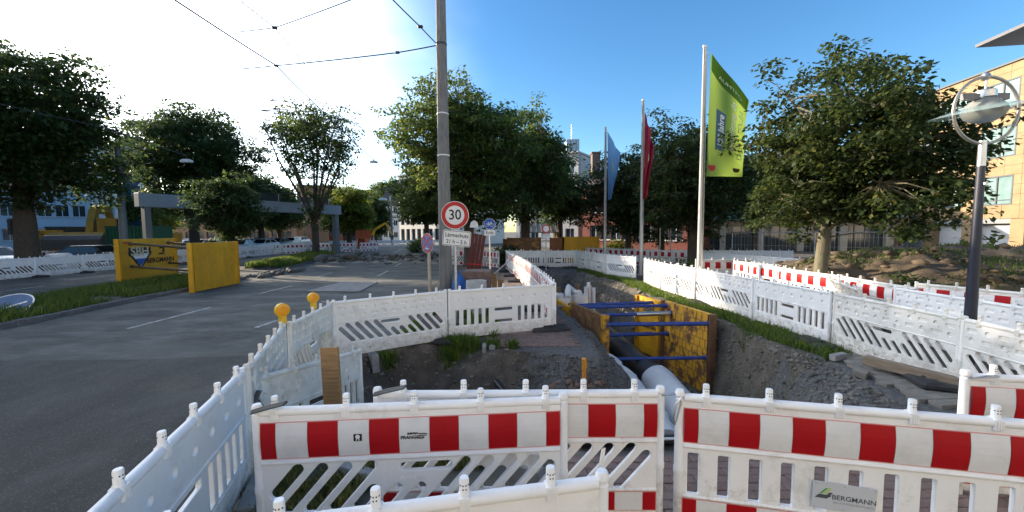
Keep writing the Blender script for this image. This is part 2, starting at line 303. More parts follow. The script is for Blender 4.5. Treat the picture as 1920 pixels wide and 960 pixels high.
def hz(x, y):
    x = np.asarray(x, float); y = np.asarray(y, float)
    jx = x+0.16*vnoise(x, y, 0.55, 1)+0.05*vnoise(x, y, 0.14, 2); jy = y+0.16*vnoise(x, y, 0.5, 3)+0.05*vnoise(x, y, 0.13, 4)
    ins = inpoly(jx, jy, EXC); d = edist(jx, jy, EXC)
    left = 1/(1+np.exp((x-1.7)*5))*(y < 7.6)
    g = 0.9*left+(1-left)*np.where(y > 12, 0.75, 1.0); dm = 1.15*left+(1-left)*np.where(y > 13.5, 0.95, 1.75)
    prof = np.clip(d*g*(0.75+0.5*np.clip(d/0.5, 0, 1)), 0, None); zl = -dm*(1-np.exp(-prof/dm*1.5))
    led = np.where((x > 3.2) & (y < 9), 0.62, 0.42)+0.25*vnoise(x, y, 1.3, 12)          # trench: a sloping ledge, then a steep cut
    zr = -np.minimum(np.where(d < led, 0.5*d, 0.5*led+2.6*(d-led)), np.where(y > 14, 1.0, 1.95)); z = zl*left+zr*(1-left)
    fo_ = np.where(inpoly(jx, jy, FLO), 0, edist(jx, jy, FLO)); z = np.where((left < 0.5) | (x > 1.9), np.minimum(z, -1.8+5.0*fo_), z)
    m = np.clip(d/0.15, 0, 1)
    z = z+m*(0.16*vnoise(x, y, 0.6, 5)+0.10*vnoise(x, y, 0.23, 6)+0.06*vnoise(x, y, 0.11, 7)-0.02)
    return np.where(ins, z, 0.0)
def hmat(x, y, z):
    n = vnoise(x, y, 0.35, 8)+0.6*vnoise(x, y, 0.12, 9); r = np.zeros(len(x), int)
    d = edist(x, y, EXC); ins = inpoly(x, y, EXC)
    r[(x > 0.1+n*0.8) & (x < 2.2) & (y > 5)] = 1
    r[(x > 3.2) & (n*0.5+d < 1.15)] = 2
    r[(x > 3.6) & (y < 6.4+n) & (x+y*0.25 > 5.25+n)] = 1
    r[~ins & (y < 6.4) & (x < 4.0)] = 0
    r[(y > 13.5+n*2) & (x < 3.6+n)] = 1
    return r
ground_mat = mat('bare_ground', (0.085, 0.078, 0.062), 0.95, 0.25, 0.6, 0.6, 30, world=True, dirt=(0.15, 0.135, 0.11), damt=0.6, dscale=0.3)
mb = MB(); W = 700
for a, b, c, d in ((-W, -W, W, EY0), (-W, EY1, W, W), (-W, EY0, EX0, EY1), (EX1, EY0, W, EY1)): mb.add([(a, b, 0), (c, b, 0), (c, d, 0), (a, d, 0)], [(0, 1, 2, 3)])
ground = struct(mb.build('ground', ground_mat, fix=False))
exc = struct(grid('excavation', EX0, EX1, EY0, EY1, 0.05, hz, [SOIL, GRAVEL, BANK], hmat))
# median outline
YS = [-20, 0, 8.6, 12, 15, 17.5, 24, 31, 39, 54, 75]
KN = [-11.3, -11.4, -11.65, -12.0, -12.1, -12.4, -13.5, -15.2, -17.4, -22, -29]
KF = [-15.3, -15.3, -15.3, -15.4, -15.6, -15.6, -15.9, -17.6, -20.2, -26, -33]
RE = [(-20, -1.6), (0, -1.7), (3.2, -2.32), (4.7, -2.82), (6.3, -2.92), (7.4, -2.2), (9, -2.7), (12, -3.0), (24, -3.4), (40, -5.2), (60, -9), (75, -13)]
kn = lambda y: np.interp(y, YS, KN); kf = lambda y: np.interp(y, YS, KF); re_ = lambda y: np.interp(y, [p[0] for p in RE], [p[1] for p in RE])
yy = [-20, 0, 3.2, 4.7, 6.3, 7.4, 9, 12, 18, 24, 31, 39, 47, 54, 62, 75]
lw = lambda y: float(np.interp(y, [-20, 32, 42, 54, 75], [-25.2, -25.2, -27, -31, -39]))
road = struct(sheet('road', [(re_(y), y) for y in yy]+[(lw(y), y) for y in reversed(yy)], 0.006, ASPH))
patch = struct(sheet('road_patch', [(-1.62, -20), (-1.72, 0), (-2.34, 3.2), (-2.84, 4.7), (-2.9, 5.4), (-3.4, 6.55), (-4.7, 6.58), (-6.5, 6.42), (-11.4, 6.35), (-11.3, -20)], 0.011, ASPHN))
# lane markings, each dash its own sheet
def dash(p, q, wd):
    p = Vector((p[0], p[1], 0)); q = Vector((q[0], q[1], 0)); s = (q-p).normalized().cross(Vector((0, 0, 1)))*wd/2
    return sheet('lane_marking', [(p-s), (q-s), (q+s), (p+s)], 0.012, PAINT, road)
for a, b in (((240, 617), (395, 577)), ((487, 551), (548, 536)), ((595, 519), (623, 511)), ((708, 518), (728, 508)), ((740, 500), (752, 494)), ((0, 548), (85, 536)), ((120, 526), (215, 516)),
             ((330, 497), (352, 494)), ((0, 566), (60, 561)), ((740, 474), (752, 468)), ((700, 466), (712, 461)), ((480, 615), (520, 601))):
    dash(G(*a), G(*b), 0.11)
for y0, y1, dx in ((26, 29, 4.1), (33, 36, 4.1), (20, 23, 12.5), (28, 31, 12.6), (36, 39, 12.5)):
    dash((kn(y0)+dx-(0 if dx < 6 else 22.5), y0), (kn(y1)+dx-(0 if dx < 6 else 22.5), y1), 0.12)
# thin seam and tar joints
TAR = mat('tar_joint', (0.025, 0.025, 0.027), 0.6, 0.3, 6)
for pts in ([(-11.3, 6.37), (-6.5, 6.43), (-4.7, 6.6), (-3.3, 6.58)], [(-11.0, 9.2), (-8.2, 9.6), (-5.0, 10.6)], [(-9.2, 11.3), (-7.6, 13.2), (-5.5, 14.9), (-3.6, 16.5)], [(-7.2, 7.4), (-5.2, 8.6), (-3.4, 9.3)]):
    L = [(x, y) for x, y in pts]; struct(sheet('tar_joint', [(x, y+0.012+0.008*math.sin(i*3)) for i, (x, y) in enumerate(L)]+[(x, y-0.012) for x, y in reversed(L)], 0.0135, TAR, road))
# jagged cracks and faint scraped lines
def crack(x, y, a, n, st, wd, m, seed, z=0.0145):
    r_ = random.Random(seed); L_ = []; 
    for i in range(n): L_.append((x, y)); a += r_.uniform(-0.5, 0.5); x += math.cos(a)*st; y += math.sin(a)*st*0.9; a -= (a-a)*0.5
    t_ = [wd*r_.uniform(0.3, 1.0) for _ in L_]; struct(sheet('road_crack', [(p[0]-t, p[1]+t*0.6) for p, t in zip(L_, t_)]+[(p[0]+t, p[1]-t*0.6) for p, t in reversed(list(zip(L_, t_)))], z, m, road))
DUSTL = mat('scraped_line', (0.20, 0.20, 0.185), 0.9, 0.2, 8, dirt=(0.05, 0.05, 0.05), damt=1.0, dscale=9, dlo=0.4, dhi=0.6, world=True)
for i, (x, y, a, n, st, w2) in enumerate(((-9.5, 7.2, 0.5, 16, 0.22, 0.010), (-6.4, 9.4, 1.2, 14, 0.25, 0.010), (-4.9, 7.0, 1.9, 18, 0.2, 0.009), (-8.0, 12.0, 0.2, 16, 0.3, 0.012), (-10.6, 10.2, 1.4, 18, 0.3, 0.012), (-5.4, 17.5, 0.6, 16, 0.35, 0.016), (-4.2, 4.4, 2.2, 12, 0.16, 0.006), (-6.5, 3.6, 0.3, 14, 0.2, 0.007))): crack(x, y, a, n, st, w2, TAR, 80+i)
for i, (x, y, a, n, st, w2) in enumerate(((-4.3, 4.1, 0.75, 5, 0.16, 0.008), (-7.6, 7.6, 0.15, 8, 0.4, 0.02), (-9.8, 7.4, 0.1, 8, 0.35, 0.016), (-3.9, 5.2, 0.4, 6, 0.2, 0.008), (-6.9, 8.7, 0.2, 6, 0.35, 0.022))): crack(x, y, a, n, st, w2, DUSTL, 95+i, 0.0155)
# median: earth strip with break, kerb stones
def med(y0, y1, nm):
    n = int((y1-y0)/0.4); ys = np.linspace(y0, y1, n); ts = np.linspace(0, 1, 14); Yg, T = np.meshgrid(ys, ts, indexing='ij')
    X = kn(Yg)-0.14+(kf(Yg)-kn(Yg)+0.28)*T; end = np.clip(np.minimum(Yg-y0, y1-Yg)/0.8, 0, 1); Z = 0.11+0.10*np.sin(np.pi*T)+0.05*vnoise(X, Yg, 0.8, 3); Z = Z*np.where((Yg > 16) | (y0 > 10), end, 1)+0.002
    vs = np.stack([X, Yg, Z], -1).reshape(-1, 3); i = np.arange(n*14).reshape(n, 14); fs = np.stack([i[:-1, :-1], i[1:, :-1], i[1:, 1:], i[:-1, 1:]], -1).reshape(-1, 4)
    return struct(raw(nm, vs, fs, SOIL, None, None, True))
med(-6, 18.2, 'median_strip'); med(22.2, 36.5, 'median_strip'); med(40.5, 56, 'median_strip')
kerb = struct(MB().box((-11.55, -8, 0.05), (0.16, 6, 0.11)).build('kerb', KERB))
ks = MB().box((0, 0, 0), (0.15, 0.985, 0.2), ch=0.012).build('kerb_stone', KERB, kerb); first = True
for edge in (kn, kf):
    y = -4.5
    while y < 54:
        if not (18.0 < y < 22.3 or 36.3 < y < 40.6):
            o = ks if first else ks.copy(); x = float(edge(y)); s = float(edge(y+0.5)-edge(y-0.5)); o.rotation_euler = (R(rnd.uniform(-1.5, 1.5)), R(rnd.uniform(-2, 2)), -math.atan(s))
            o.location = (x+rnd.uniform(-0.012, 0.012), y, 0.035+rnd.uniform(-0.012, 0.012))
            if not first: col.objects.link(o); o.parent = kerb
            first = False
        y += 1.0*math.sqrt(1+float(edge(y+0.5)-edge(y-0.5))**2)*0.99 if y < 30 else 1.02
# grass as blades (nobody could count it)
def blades(name, xs, ys, zs, hgt, m, seed=1, lean=0.5, wid=0.012):
    rs = np.random.RandomState(seed); n = len(xs); h = hgt*(0.5+rs.rand(n)); a = rs.rand(n)*6.283; le = lean*h*rs.rand(n); w_ = wid*(0.6+0.8*rs.rand(n))
    b = np.stack([xs, ys, zs], -1); t = rs.rand(n)*6.283; dv = np.stack([np.cos(t), np.sin(t), 0*t], -1)*w_[:, None]
    mid = b+np.stack([np.cos(a)*le*0.35, np.sin(a)*le*0.35, h*0.6], -1); tip = b+np.stack([np.cos(a)*le, np.sin(a)*le, h*0.95], -1)
    vs = np.stack([b-dv, b+dv, mid+dv*0.7, mid-dv*0.7, tip], 1).reshape(-1, 3); k = np.arange(n)[:, None]*5
    fs = np.concatenate([k+np.array([0, 1, 2]), k+np.array([0, 2, 3]), k+np.array([3, 2, 4])], 0)
    o = raw(name, vs, fs, m); o['kind'] = 'stuff'; return o
rs = np.random.RandomState(5)
def medgrass(n, y0, y1, m, hgt, wid, seed, lab, bare=0.0):
    rr = np.random.RandomState(seed); y = y0+rr.rand(n)*(y1-y0); t = rr.rand(n); x = kn(y)-0.05+(kf(y)-kn(y)+0.1)*t; k = vnoise(x, y, 0.9, 21)+0.5*vnoise(x, y, 0.3, 22) > bare
    x, y, t = x[k], y[k], t[k]; z = 0.09+0.10*np.sin(np.pi*t); o = blades('grass', x, y, z, hgt, m, seed, 0.8, wid); o['label'] = lab; o['category'] = 'grass'
medgrass(26000, 3, 18, GRASS, 0.20, 0.012, 31, 'unmown green grass on the median strip beside the yellow trench panels', -0.2)
medgrass(9000, 3, 18, GRASSB, 0.17, 0.011, 35, 'yellowing grass stalks mixed into the median grass beside the yellow trench panels', -0.05)
medgrass(9000, 22.4, 36, GRASS, 0.30, 0.03, 32, 'sunlit green grass round the bare tree stem on the median', -0.4)
medgrass(7000, 41, 55, GRASS, 0.34, 0.045, 33, 'green grass on the far end of the median below the leafy tree', -0.5)
# verge between trench and right fence
VER = [(4.15, 20.8), (4.35, 18), (5.25, 16.2), (5.12, 13.3), (5.36, 10.6), (5.55, 8.8), (5.72, 7.0), (5.62, 6.3), (5.15, 6.1), (4.95, 7.0), (4.98, 8.7), (4.8, 10.6), (4.62, 13.5), (4.4, 16.5), (3.5, 20.6)]
n = 60000; x = 3.3+rs.rand(n)*2.6; y = 6.0+rs.rand(n)*15; k = inpoly(x+0.25*vnoise(x, y, 0.5, 41), y, VER) & (rs.rand(n) < 0.9); x, y = x[k], y[k]
tag(blades('grass', x, y, hz(x, y)-0.01, 0.13, GRASS, 42, 0.9, 0.010), 'strip of green grass between the trench bank and the white fence', 'grass', kind='stuff')
n = 9000; x = -2.3+rs.rand(n)*2.0; y = 7.0+rs.rand(n)*3.0; k = (vnoise(x, y, 0.6, 43) > -0.05) & ~inpoly(x, y, EXC); x, y = x[k], y[k]
tag(blades('grass', x, y, 0*x, 0.14, GRASS, 44, 0.9, 0.010), 'patch of green grass behind the white barriers by the pit', 'grass', kind='stuff')
xs, ys = [], []
for cx, cy, r_, q in ((-1.05, 7.06, 0.22, 900), (-0.72, 7.0, 0.13, 260), (0.0, 6.95, 0.07, 120), (-2.25, 6.85, 0.12, 180), (-0.35, 7.0, 0.10, 150)):
    xs.append(cx+r_*rs.randn(q)*0.6); ys.append(cy+r_*rs.randn(q)*0.5)
xs = np.concatenate(xs); ys = np.concatenate(ys)
tag(blades('grass', xs, ys, hz(xs, ys)-0.01, 0.17, GRASS, 45, 0.9, 0.010), 'weedy tufts of grass on the rim of the earth pit', 'grass', kind='stuff')
n = 8000; x = -2.2+rs.rand(n)*2.3; y = 2.7+rs.rand(n)*1.1; k = (vnoise(x, y, 0.35, 46) > 0.02); x, y = x[k], y[k]
tag(blades('grass', x, y, hz(x, y)-0.01, 0.12, GRASSB, 47, 0.9, 0.008), 'thin dry grass on the soil behind the front barrier', 'grass', kind='stuff')
# loose stones in the cuts
def stones(name, xs, ys, zs, size, m, seed, lab):
    rr = np.random.RandomState(seed); n = len(xs); b = np.array([[1, 0, 0], [-1, 0, 0], [0, 1, 0], [0, -1, 0], [0, 0, 1], [0, 0, -1], [.6, .6, .55], [-.6, .6, .5], [-.6, -.6, .5], [.6, -.6, .5]], float)
    f = np.array([[0, 2, 6], [2, 4, 6], [4, 0, 6], [2, 1, 7], [1, 4, 7], [4, 2, 7], [1, 3, 8], [3, 4, 8], [4, 1, 8], [3, 0, 9], [0, 4, 9], [4, 3, 9], [2, 0, 5], [1, 2, 5], [3, 1, 5], [0, 3, 5]])
    s = size*(0.35+rr.rand(n)**3*1.9); a = rr.rand(n)*6.28; ca, sa = np.cos(a), np.sin(a); p = b[None]*(0.7+0.6*rr.rand(n, 10, 1)); sc_ = np.stack([0.7+0.6*rr.rand(n), 0.7+0.6*rr.rand(n), 0.5+0.4*rr.rand(n)], -1)*s[:, None]
    p = p*sc_[:, None]; q = np.stack([p[..., 0]*ca[:, None]-p[..., 1]*sa[:, None], p[..., 0]*sa[:, None]+p[..., 1]*ca[:, None], p[..., 2]], -1)+np.stack([xs, ys, zs], -1)[:, None]
    o = raw(name, q.reshape(-1, 3), (f[None]+np.arange(n)[:, None, None]*10).reshape(-1, 3), m); return tag(o, lab, 'stones', kind='stuff')
def sprinkle(n, x0, x1, y0, y1, seed, cond=None):
    rr = np.random.RandomState(seed); x = x0+rr.rand(n)*(x1-x0); y = y0+rr.rand(n)*(y1-y0); k = inpoly(x, y, EXC)
    if cond is not None: k &= cond(x, y)
    return x[k], y[k], hz(x[k], y[k])
ROCKG = mat('loose_stone', (0.145, 0.134, 0.116), 0.9, 0.5, 3, 0.4, 60, world=True); ROCKD = mat('dark_chippings', (0.10, 0.095, 0.09), 0.9, 0.6, 9, 0.4, 60, world=True); ROCKB = mat('brown_stone', (0.15, 0.10, 0.075), 0.95, 0.5, 4, 0.4, 60, world=True)
x, y, z = sprinkle(2600, -2.7, 1.6, 3.7, 7.3, 51); stones('loose_stones', x, y, z, 0.022, [ROCKG], 52, 'pale loose stones scattered over the earth pit')
x, y, z = sprinkle(6000, 0.0, 1.9, 5.4, 8.8, 53); stones('gravel_chippings', x, y, z, 0.017, [ROCKD], 54, 'dark gravel chippings below the red paving edge')
x, y, z = sprinkle(9000, 3.2, 5.2, 3.7, 9.5, 55); stones('bank_rubble', x, y, z, 0.022, [ROCKG], 56, 'pale rubble on the trench bank below the grass verge')
x, y, z = sprinkle(420, 0.0, 1.5, 5.5, 6.3, 57, lambda x, y: hz(x, y) < -0.25); stones('brown_rocks', x, y, z-0.02, 0.055, [ROCKB], 58, 'brown broken rocks in the cut face below the gravel')
x, y, z = sprinkle(1800, 1.0, 4.6, 9.0, 20.4, 59); stones('trench_rubble', x, y, z, 0.05, [ROCKG], 60, 'rubble strewn along the far trench')
# pavements
pav = struct(sheet('pavement', [(-0.5, 6.98), (1.05, 6.98), (1.02, 9.2), (0.9, 12), (0.8, 21), (-1.5, 21), (-0.6, 12)], 0.005, mat('paving_bed', (0.13, 0.11, 0.095), 0.95, 0.25, 5, 0.5, 60, world=True, dirt=(0.22, 0.2, 0.18), damt=0.6)))
def pavers(nm, parent, m, x0, y0, nx, ny, lx, ly, z, keep=None, ang=0.0, gap=0.004, th=0.08, bond=0.5):
    p0 = MB().box((0, 0, 0), (lx-gap, ly-gap, th), ch=0.006).build(nm, m, parent); fst = True; c, s = math.cos(ang), math.sin(ang)
    for j in range(ny):
        for i in range(nx):
            u = i*lx+(bond*lx if j % 2 else 0); v = j*ly; X = x0+u*c-v*s; Y = y0+u*s+v*c
            if keep and not keep(X, Y, i, j): continue
            o = p0 if fst else p0.copy()
            if not fst: col.objects.link(o); o.parent = parent
            fst = False; o.location = (X, Y, z-th/2+rnd.uniform(-0.004, 0.004)); o.rotation_euler = (R(rnd.uniform(-0.8, 0.8)), R(rnd.uniform(-0.8, 0.8)), ang+R(rnd.uniform(-0.8, 0.8)))
pavers('paver', pav, PAVER, -0.42, 7.05, 9, 26, 0.2, 0.1, 0.022, lambda X, Y, i, j: X < 1.2-(Y-7)*0.04+0.04*(j % 3))
near = struct(sheet('pavement', [(0.35, 2.6), (4.3, 2.6), (4.2, 3.6), (0.5, 3.6)], 0.005, MATS['paving_bed']))
pavers('paver', near, PAVER, 0.45, 2.75, 18, 8, 0.2, 0.1, 0.022, lambda X, Y, i, j: X < 4.1)
side = struct(sheet('pavement', [(5.25, 4.2), (6.2, 4.2), (6.2, 6.35), (5.3, 6.2)], 0.005, MATS['paving_bed']))
pavers('grey_paver', side, PAVERG, 4.98, 4.5, 6, 12, 0.2, 0.16, 0.05, lambda X, Y, i, j: X > 5.0+(j % 4)*0.06+max(0, Y-5)*0.28 and X < 6.2, R(3), 0.005, 0.09)
# broken asphalt and rubble across the road
def rubz(x, y):
    yc = 29.5-0.12*(x+8); e = np.clip((3.6-np.abs(y-yc))/1.6, 0, 1)*np.clip((x+14.5)/1.5, 0, 1)*np.clip((-3.1-x)/1.0, 0, 1)
    return 0.008+e*(0.16+0.30*vnoise(x, y, 1.1, 61)+0.22*vnoise(x, y, 0.45, 62)+0.10*vnoise(x, y, 0.2, 63)).clip(0.0)
struct(grid('broken_road', -15, -2.9, 24, 34.5, 0.12, rubz, [mat('broken_asphalt', (0.16, 0.15, 0.13), 0.95, 0.35, 2, 0.8, 25, world=True, c2=(0.30, 0.27, 0.22), c2scale=1.4, c2lo=0.48, c2hi=0.58)], keep=lambda x, y: rubz(x, y) > 0.012))
rr = np.random.RandomState(64); n = 900; x = -14+rr.rand(n)*10.6; y = 29.5-0.12*(x+8)+rr.randn(n)*1.5; stones('road_rubble', x, y, rubz(x, y)+0.02, 0.11, [mat('asphalt_lump', (0.12, 0.115, 0.10), 0.95, 0.5, 1.5, 0.5, 30, world=True)], 65, 'broken lumps of asphalt strewn across the road')
rr = np.random.RandomState(66); n = 40; x = -14.2+rr.rand(n)*4; y = 27.5+rr.rand(n)*3; stones('road_rubble', x, y, rubz(x, y)+0.1, 0.32, [MATS['asphalt_lump']], 67, 'big dark asphalt slabs tipped beside the median grass')
n = 120; x = -13.2+rr.rand(n)*1.4; y = 18+rr.rand(n)*4.5; stones('kerb_rubble', x, y, 0*x+0.03, 0.12, [MATS['asphalt_lump']], 68, 'kerb rubble in the break of the median')
# steel road plate
a = [G(573, 548), G(640, 530), G(708, 530), G(675, 548)]
tag(MB().prism([(p.x, p.y) for p in a], 0.014, 0.04).build('road_plate', mat('plate_steel', (0.20, 0.19, 0.175), 0.7, 0.2, 3, 0.2, 40, dirt=(0.3, 0.28, 0.25), damt=0.7)), 'flat grey steel plate lying on the road', 'steel plate')
# soil mound on the right
def mz(x, y):
    e = np.clip(1-((x-15.5)/8.0)**2-((y-12.6)/3.9)**2, 0, 1); return -0.05+1.55*e**0.6*(1+0.10*vnoise(x, y, 2.2, 71))+np.clip(e*4, 0, 1)*(0.35*vnoise(x, y, 0.9, 72)+0.2*vnoise(x, y, 0.35, 73))
struct(grid('soil_mound', 7.2, 24, 8.6, 16.8, 0.10, mz, [MOUND], keep=lambda x, y: mz(x, y) > -0.04))
n = 9000; x = 9+rs.rand(n)*10; y = 9+rs.rand(n)*4; k = (vnoise(x, y, 1.2, 74) > 0.06) & (mz(x, y) > 0.1); x, y = x[k], y[k]
tag(blades('weeds', x, y, mz(x, y)-0.01, 0.10, LEAF, 75, 0.9, 0.014), 'green weeds growing on the brown soil mound', 'weeds', kind='stuff')
n = 900; x = 9+rs.rand(n)*11; y = 9+rs.rand(n)*6; stones('mound_clods', x, y, mz(x, y), 0.09, [MOUND], 76, 'brown clods lying on the soil mound')
# ================================================================ safety barriers
def capsule(a, b, r, n=5):
    a = Vector(a); b = Vector(b); t = (b-a).normalized(); p = Vector((-t.y, t.x)); o = []
    for c, s in ((a, 1), (b, -1)):
        for k in range(n+1):
            an = math.pi*k/n; o.append(c+(p*math.cos(an)-t*math.sin(an))*r*s)
    return o
def grow(poly, g):
    n = len(poly); o = []; A = sum(poly[i].x*poly[(i+1) % n].y-poly[(i+1) % n].x*poly[i].y for i in range(n)); sg = 1 if A > 0 else -1
    for i in range(n):
        e1 = (poly[i]-poly[i-1]); e2 = (poly[(i+1) % n]-poly[i]); n1 = Vector((e1.y, -e1.x)).normalized() if e1.length > 1e-9 else Vector((0, 0)); n2 = Vector((e2.y, -e2.x)).normalized() if e2.length > 1e-9 else n1
        m = n1+n2; m = m/(max(m.length_squared/2, 0.5)); o.append(poly[i]+m*g*sg)
    return o
def circ(x, z, r, n=10): return [Vector((x+r*math.cos(6.28318*k/n), z+r*math.sin(6.28318*k/n))) for k in range(n)]
def panel_mesh(holes, fd, bd, T=0.034, c=0.005):
    mb = MB(); out = [Vector(p) for p in ((0.03, 0.07), (0.06, 0.05), (1.94, 0.05), (1.97, 0.07), (1.97, 0.96), (1.95, 0.985), (0.05, 0.985), (0.03, 0.96))]
    loops = [out]+holes
    def face(y, dimples, sgn):
        ls = [grow(out, -c)]+[grow(h, c) for h in holes]+dimples; flat = [p for l in ls for p in l]
        mb.add([(p.x, y, p.y) for p in flat], [tuple(t) for t in tessellate_polygon([[Vector((p.x, p.y, 0)) for p in l] for l in ls])])
        for d in dimples:
            n = len(d); ce = sum(d, Vector((0, 0)))/n; v = [(p.x, y, p.y) for p in d]; q = [ce+(p-ce)*0.72 for p in d]; dy = y+sgn*0.017
            v += [(p.x, dy, p.y) for p in q]; mb.add(v, [(i, (i+1) % n, n+(i+1) % n, n+i) for i in range(n)]+[tuple(range(n, 2*n))])
    face(0, fd, 1); face(T, bd, -1)
    for i, l in enumerate(loops):
        n = len(l); a = grow(l, -c) if i == 0 else grow(l, c); rings = [(a, 0), (l, c), (l, T-c), (a, T)]
        for (r0, y0), (r1, y1) in zip(rings[:-1], rings[1:]):
            mb.add([(p.x, y0, p.y) for p in r0]+[(p.x, y1, p.y) for p in r1], [(k, (k+1) % n, n+(k+1) % n, n+k) for k in range(n)])
    for z, y, r in ((0.975, T/2, 0.031), (0.635, 0.002, 0.016), (0.268, 0.002, 0.012), (0.632, T-0.002, 0.012), (0.262, T-0.002, 0.009)):
        mb.tube([(0.045, y, z), (1.955, y, z)], r, 10)
    return mb
def diag_holes():
    h = []; r = 0.035
    for i in range(-1, 13):
        x0 = 0.02+i*0.152; a = [x0, 0.298]; b = [x0+0.24, 0.583]
        s = 0.24/0.285
        if 0.72 < x0+0.117 < 1.19: b = [x0+0.10, 0.298+0.10/s]
        if a[0] < 0.115: a = [0.115, a[1]+(0.115-a[0])/s]
        if b[0] > 1.885: b = [1.885, b[1]-(b[0]-1.885)/s]
        if b[1]-a[1] > 0.05: h.append(capsule(a, b, r))
    h.append(capsule((0.93, 0.565), (1.21, 0.565), 0.028)); return h
def rect(x0, x1, z0, z1, q=0.008): return [Vector(p) for p in ((x0+q, z0), (x1-q, z0), (x1, z0+q), (x1, z1-q), (x1-q, z1), (x0+q, z1), (x0, z1-q), (x0, z0+q))]
def vert_holes(): 
    h = []
    for x in (0.15, 0.29, 0.42, 0.56, 0.69, 1.31, 1.44, 1.58, 1.71, 1.85): h.append(rect(x-0.034, x+0.034, 0.29, 0.60))
    for z in (0.29, 0.53): h.append(rect(0.83, 1.17, z, z+0.06))
    return h
def vert_wide():
    return [rect(x-0.0375, x+0.0375, 0.285, 0.585) for x in (0.115, 0.31, 0.505, 0.70, 0.895, 1.09, 1.285, 1.48, 1.675, 1.87)]
def dimD():
    o = []
    for r_, z in enumerate((0.86, 0.745)):
        for i in range(11):
            x = 0.13+i*0.174
            if (i+r_) % 2: o.append(circ(x, z, 0.036, 12))
            else: o.append(rect(x-0.065, x+0.065, z-0.03, z+0.03, 0.01))
    for i in range(13):
        x = 0.12+i*0.147
        o.append(circ(x, 0.145, 0.026, 8) if i % 2 else rect(x-0.05, x+0.05, 0.125, 0.165, 0.008))
    return o
def dimV(z=0.80): return [circ(0.16+i*0.24, z, 0.038, 12) for i in range(8)]+[circ(0.2+i*0.32, 0.145, 0.022, 8) for i in range(6)]
def dimTop(): return [circ(0.27+i*0.2, 0.925, 0.022, 10) for i in range(9) if abs((0.27+i*0.2-0.2) % 0.4) > 0.06]
PM = {'D': panel_mesh(diag_holes(), [], dimD()), 'V': panel_mesh(vert_holes(), [], dimV()), 'W': panel_mesh(vert_wide(), [], dimV())}
PMS = {}
for k_, m_ in PM.items():
    o = m_.build('panel', WHITE, None, True); PMS[k_] = o.data; bpy.data.objects.remove(o)
def stripe_mesh(z0, z1, bulge):
    mb = MB(); xs = [0.045]; u = 1.91/10; cs = []
    for i in range(11): wd = u*(0.5 if i in (0, 10) else 1.0); xs.append(xs[-1]+wd); cs.append(0 if i % 2 == 0 else 1)
    for i, c in enumerate(cs):
        a, b = xs[i], xs[i+1]
        if c == 0: a += 0.003; b -= 0.003
        segs = 6 if bulge > 0.002 else 1
        for s in range(segs):
            q0, q1 = s/segs, (s+1)/segs; f = lambda q: -0.004-bulge*math.sin(math.pi*q)
            g = 0.0008 if c == 0 else 0
            mb.add([(a, f(q0)-g, z0+(z1-z0)*q0), (b, f(q0)-g, z0+(z1-z0)*q0), (b, f(q1)-g, z0+(z1-z0)*q1), (a, f(q1)-g, z0+(z1-z0)*q1)], [(0, 1, 2, 3)], c)
    mb.box((1.0, -0.001, (z0+z1)/2), (1.925, 0.0045, z1-z0+0.012), 2)
    o = mb.build('warning_stripe', [FOILR, FOILW, FOILP], None, False); me = o.data; bpy.data.objects.remove(o); return me
STR_U = stripe_mesh(0.665, 0.905, 0.012); STR_L = stripe_mesh(0.115, 0.25, 0.001)
def one(mb, mats, sm=True):
    o = mb.build('x', mats, None, sm); me = o.data; bpy.data.objects.remove(o); return me
kb = MB().lathe([(0.024, 0.955), (0.026, 0.985), (0.026, 1.005), (0.021, 1.012), (0.021, 1.072), (0.018, 1.08)], 14, (0, 0.017, 0))
kb.box((0, -0.004, 0.965), (0.052, 0.016, 0.075), ch=0.004); kb.box((0, 0.038, 0.965), (0.052, 0.016, 0.075), ch=0.004)
for i in (-0.018, -0.006, 0.006, 0.018):
    kb.box((i, -0.0135, 0.963), (0.005, 0.004, 0.055)); kb.box((i, 0.0475, 0.963), (0.005, 0.004, 0.055))
for an in (-0.9, -0.3, 0.3, 0.9):
    for s in (-1, 1):
        for z in ((1.052,) if abs(an) > 0.5 else (1.052, 1.035)):
            kb.box((0.0206*math.sin(an), 0.017+s*0.0206*math.cos(an), z), (0.006, 0.003, 0.006), 1, Matrix.Rotation(-an*s, 4, 'Z'))
KNOB = one(kb, [WHITE, DARKST])
POST = one(MB().lathe([(0.030, 0.0), (0.030, 0.42), (0.034, 0.43), (0.034, 0.47), (0.030, 0.48), (0.030, 0.965), (0.024, 0.972), (0.024, 0.982), (0.031, 0.99), (0.031, 1.015), (0.024, 1.03)], 14, (0, 0.017, 0)), [WHITE])
HOOK = one(MB().tube([(0, -0.006, 0.97), (0.03, -0.03, 0.985), (0.11, -0.055, 1.0), (0.16, -0.05, 1.01), (0.165, -0.03, 1.012), (0.12, -0.012, 1.0), (0.03, -0.008, 0.975)], 0.006, 6), [STEEL])
for n_, me in (('knob', KNOB), ('end_post', POST), ('hook', HOOK)): me.name = n_
NB = [0]
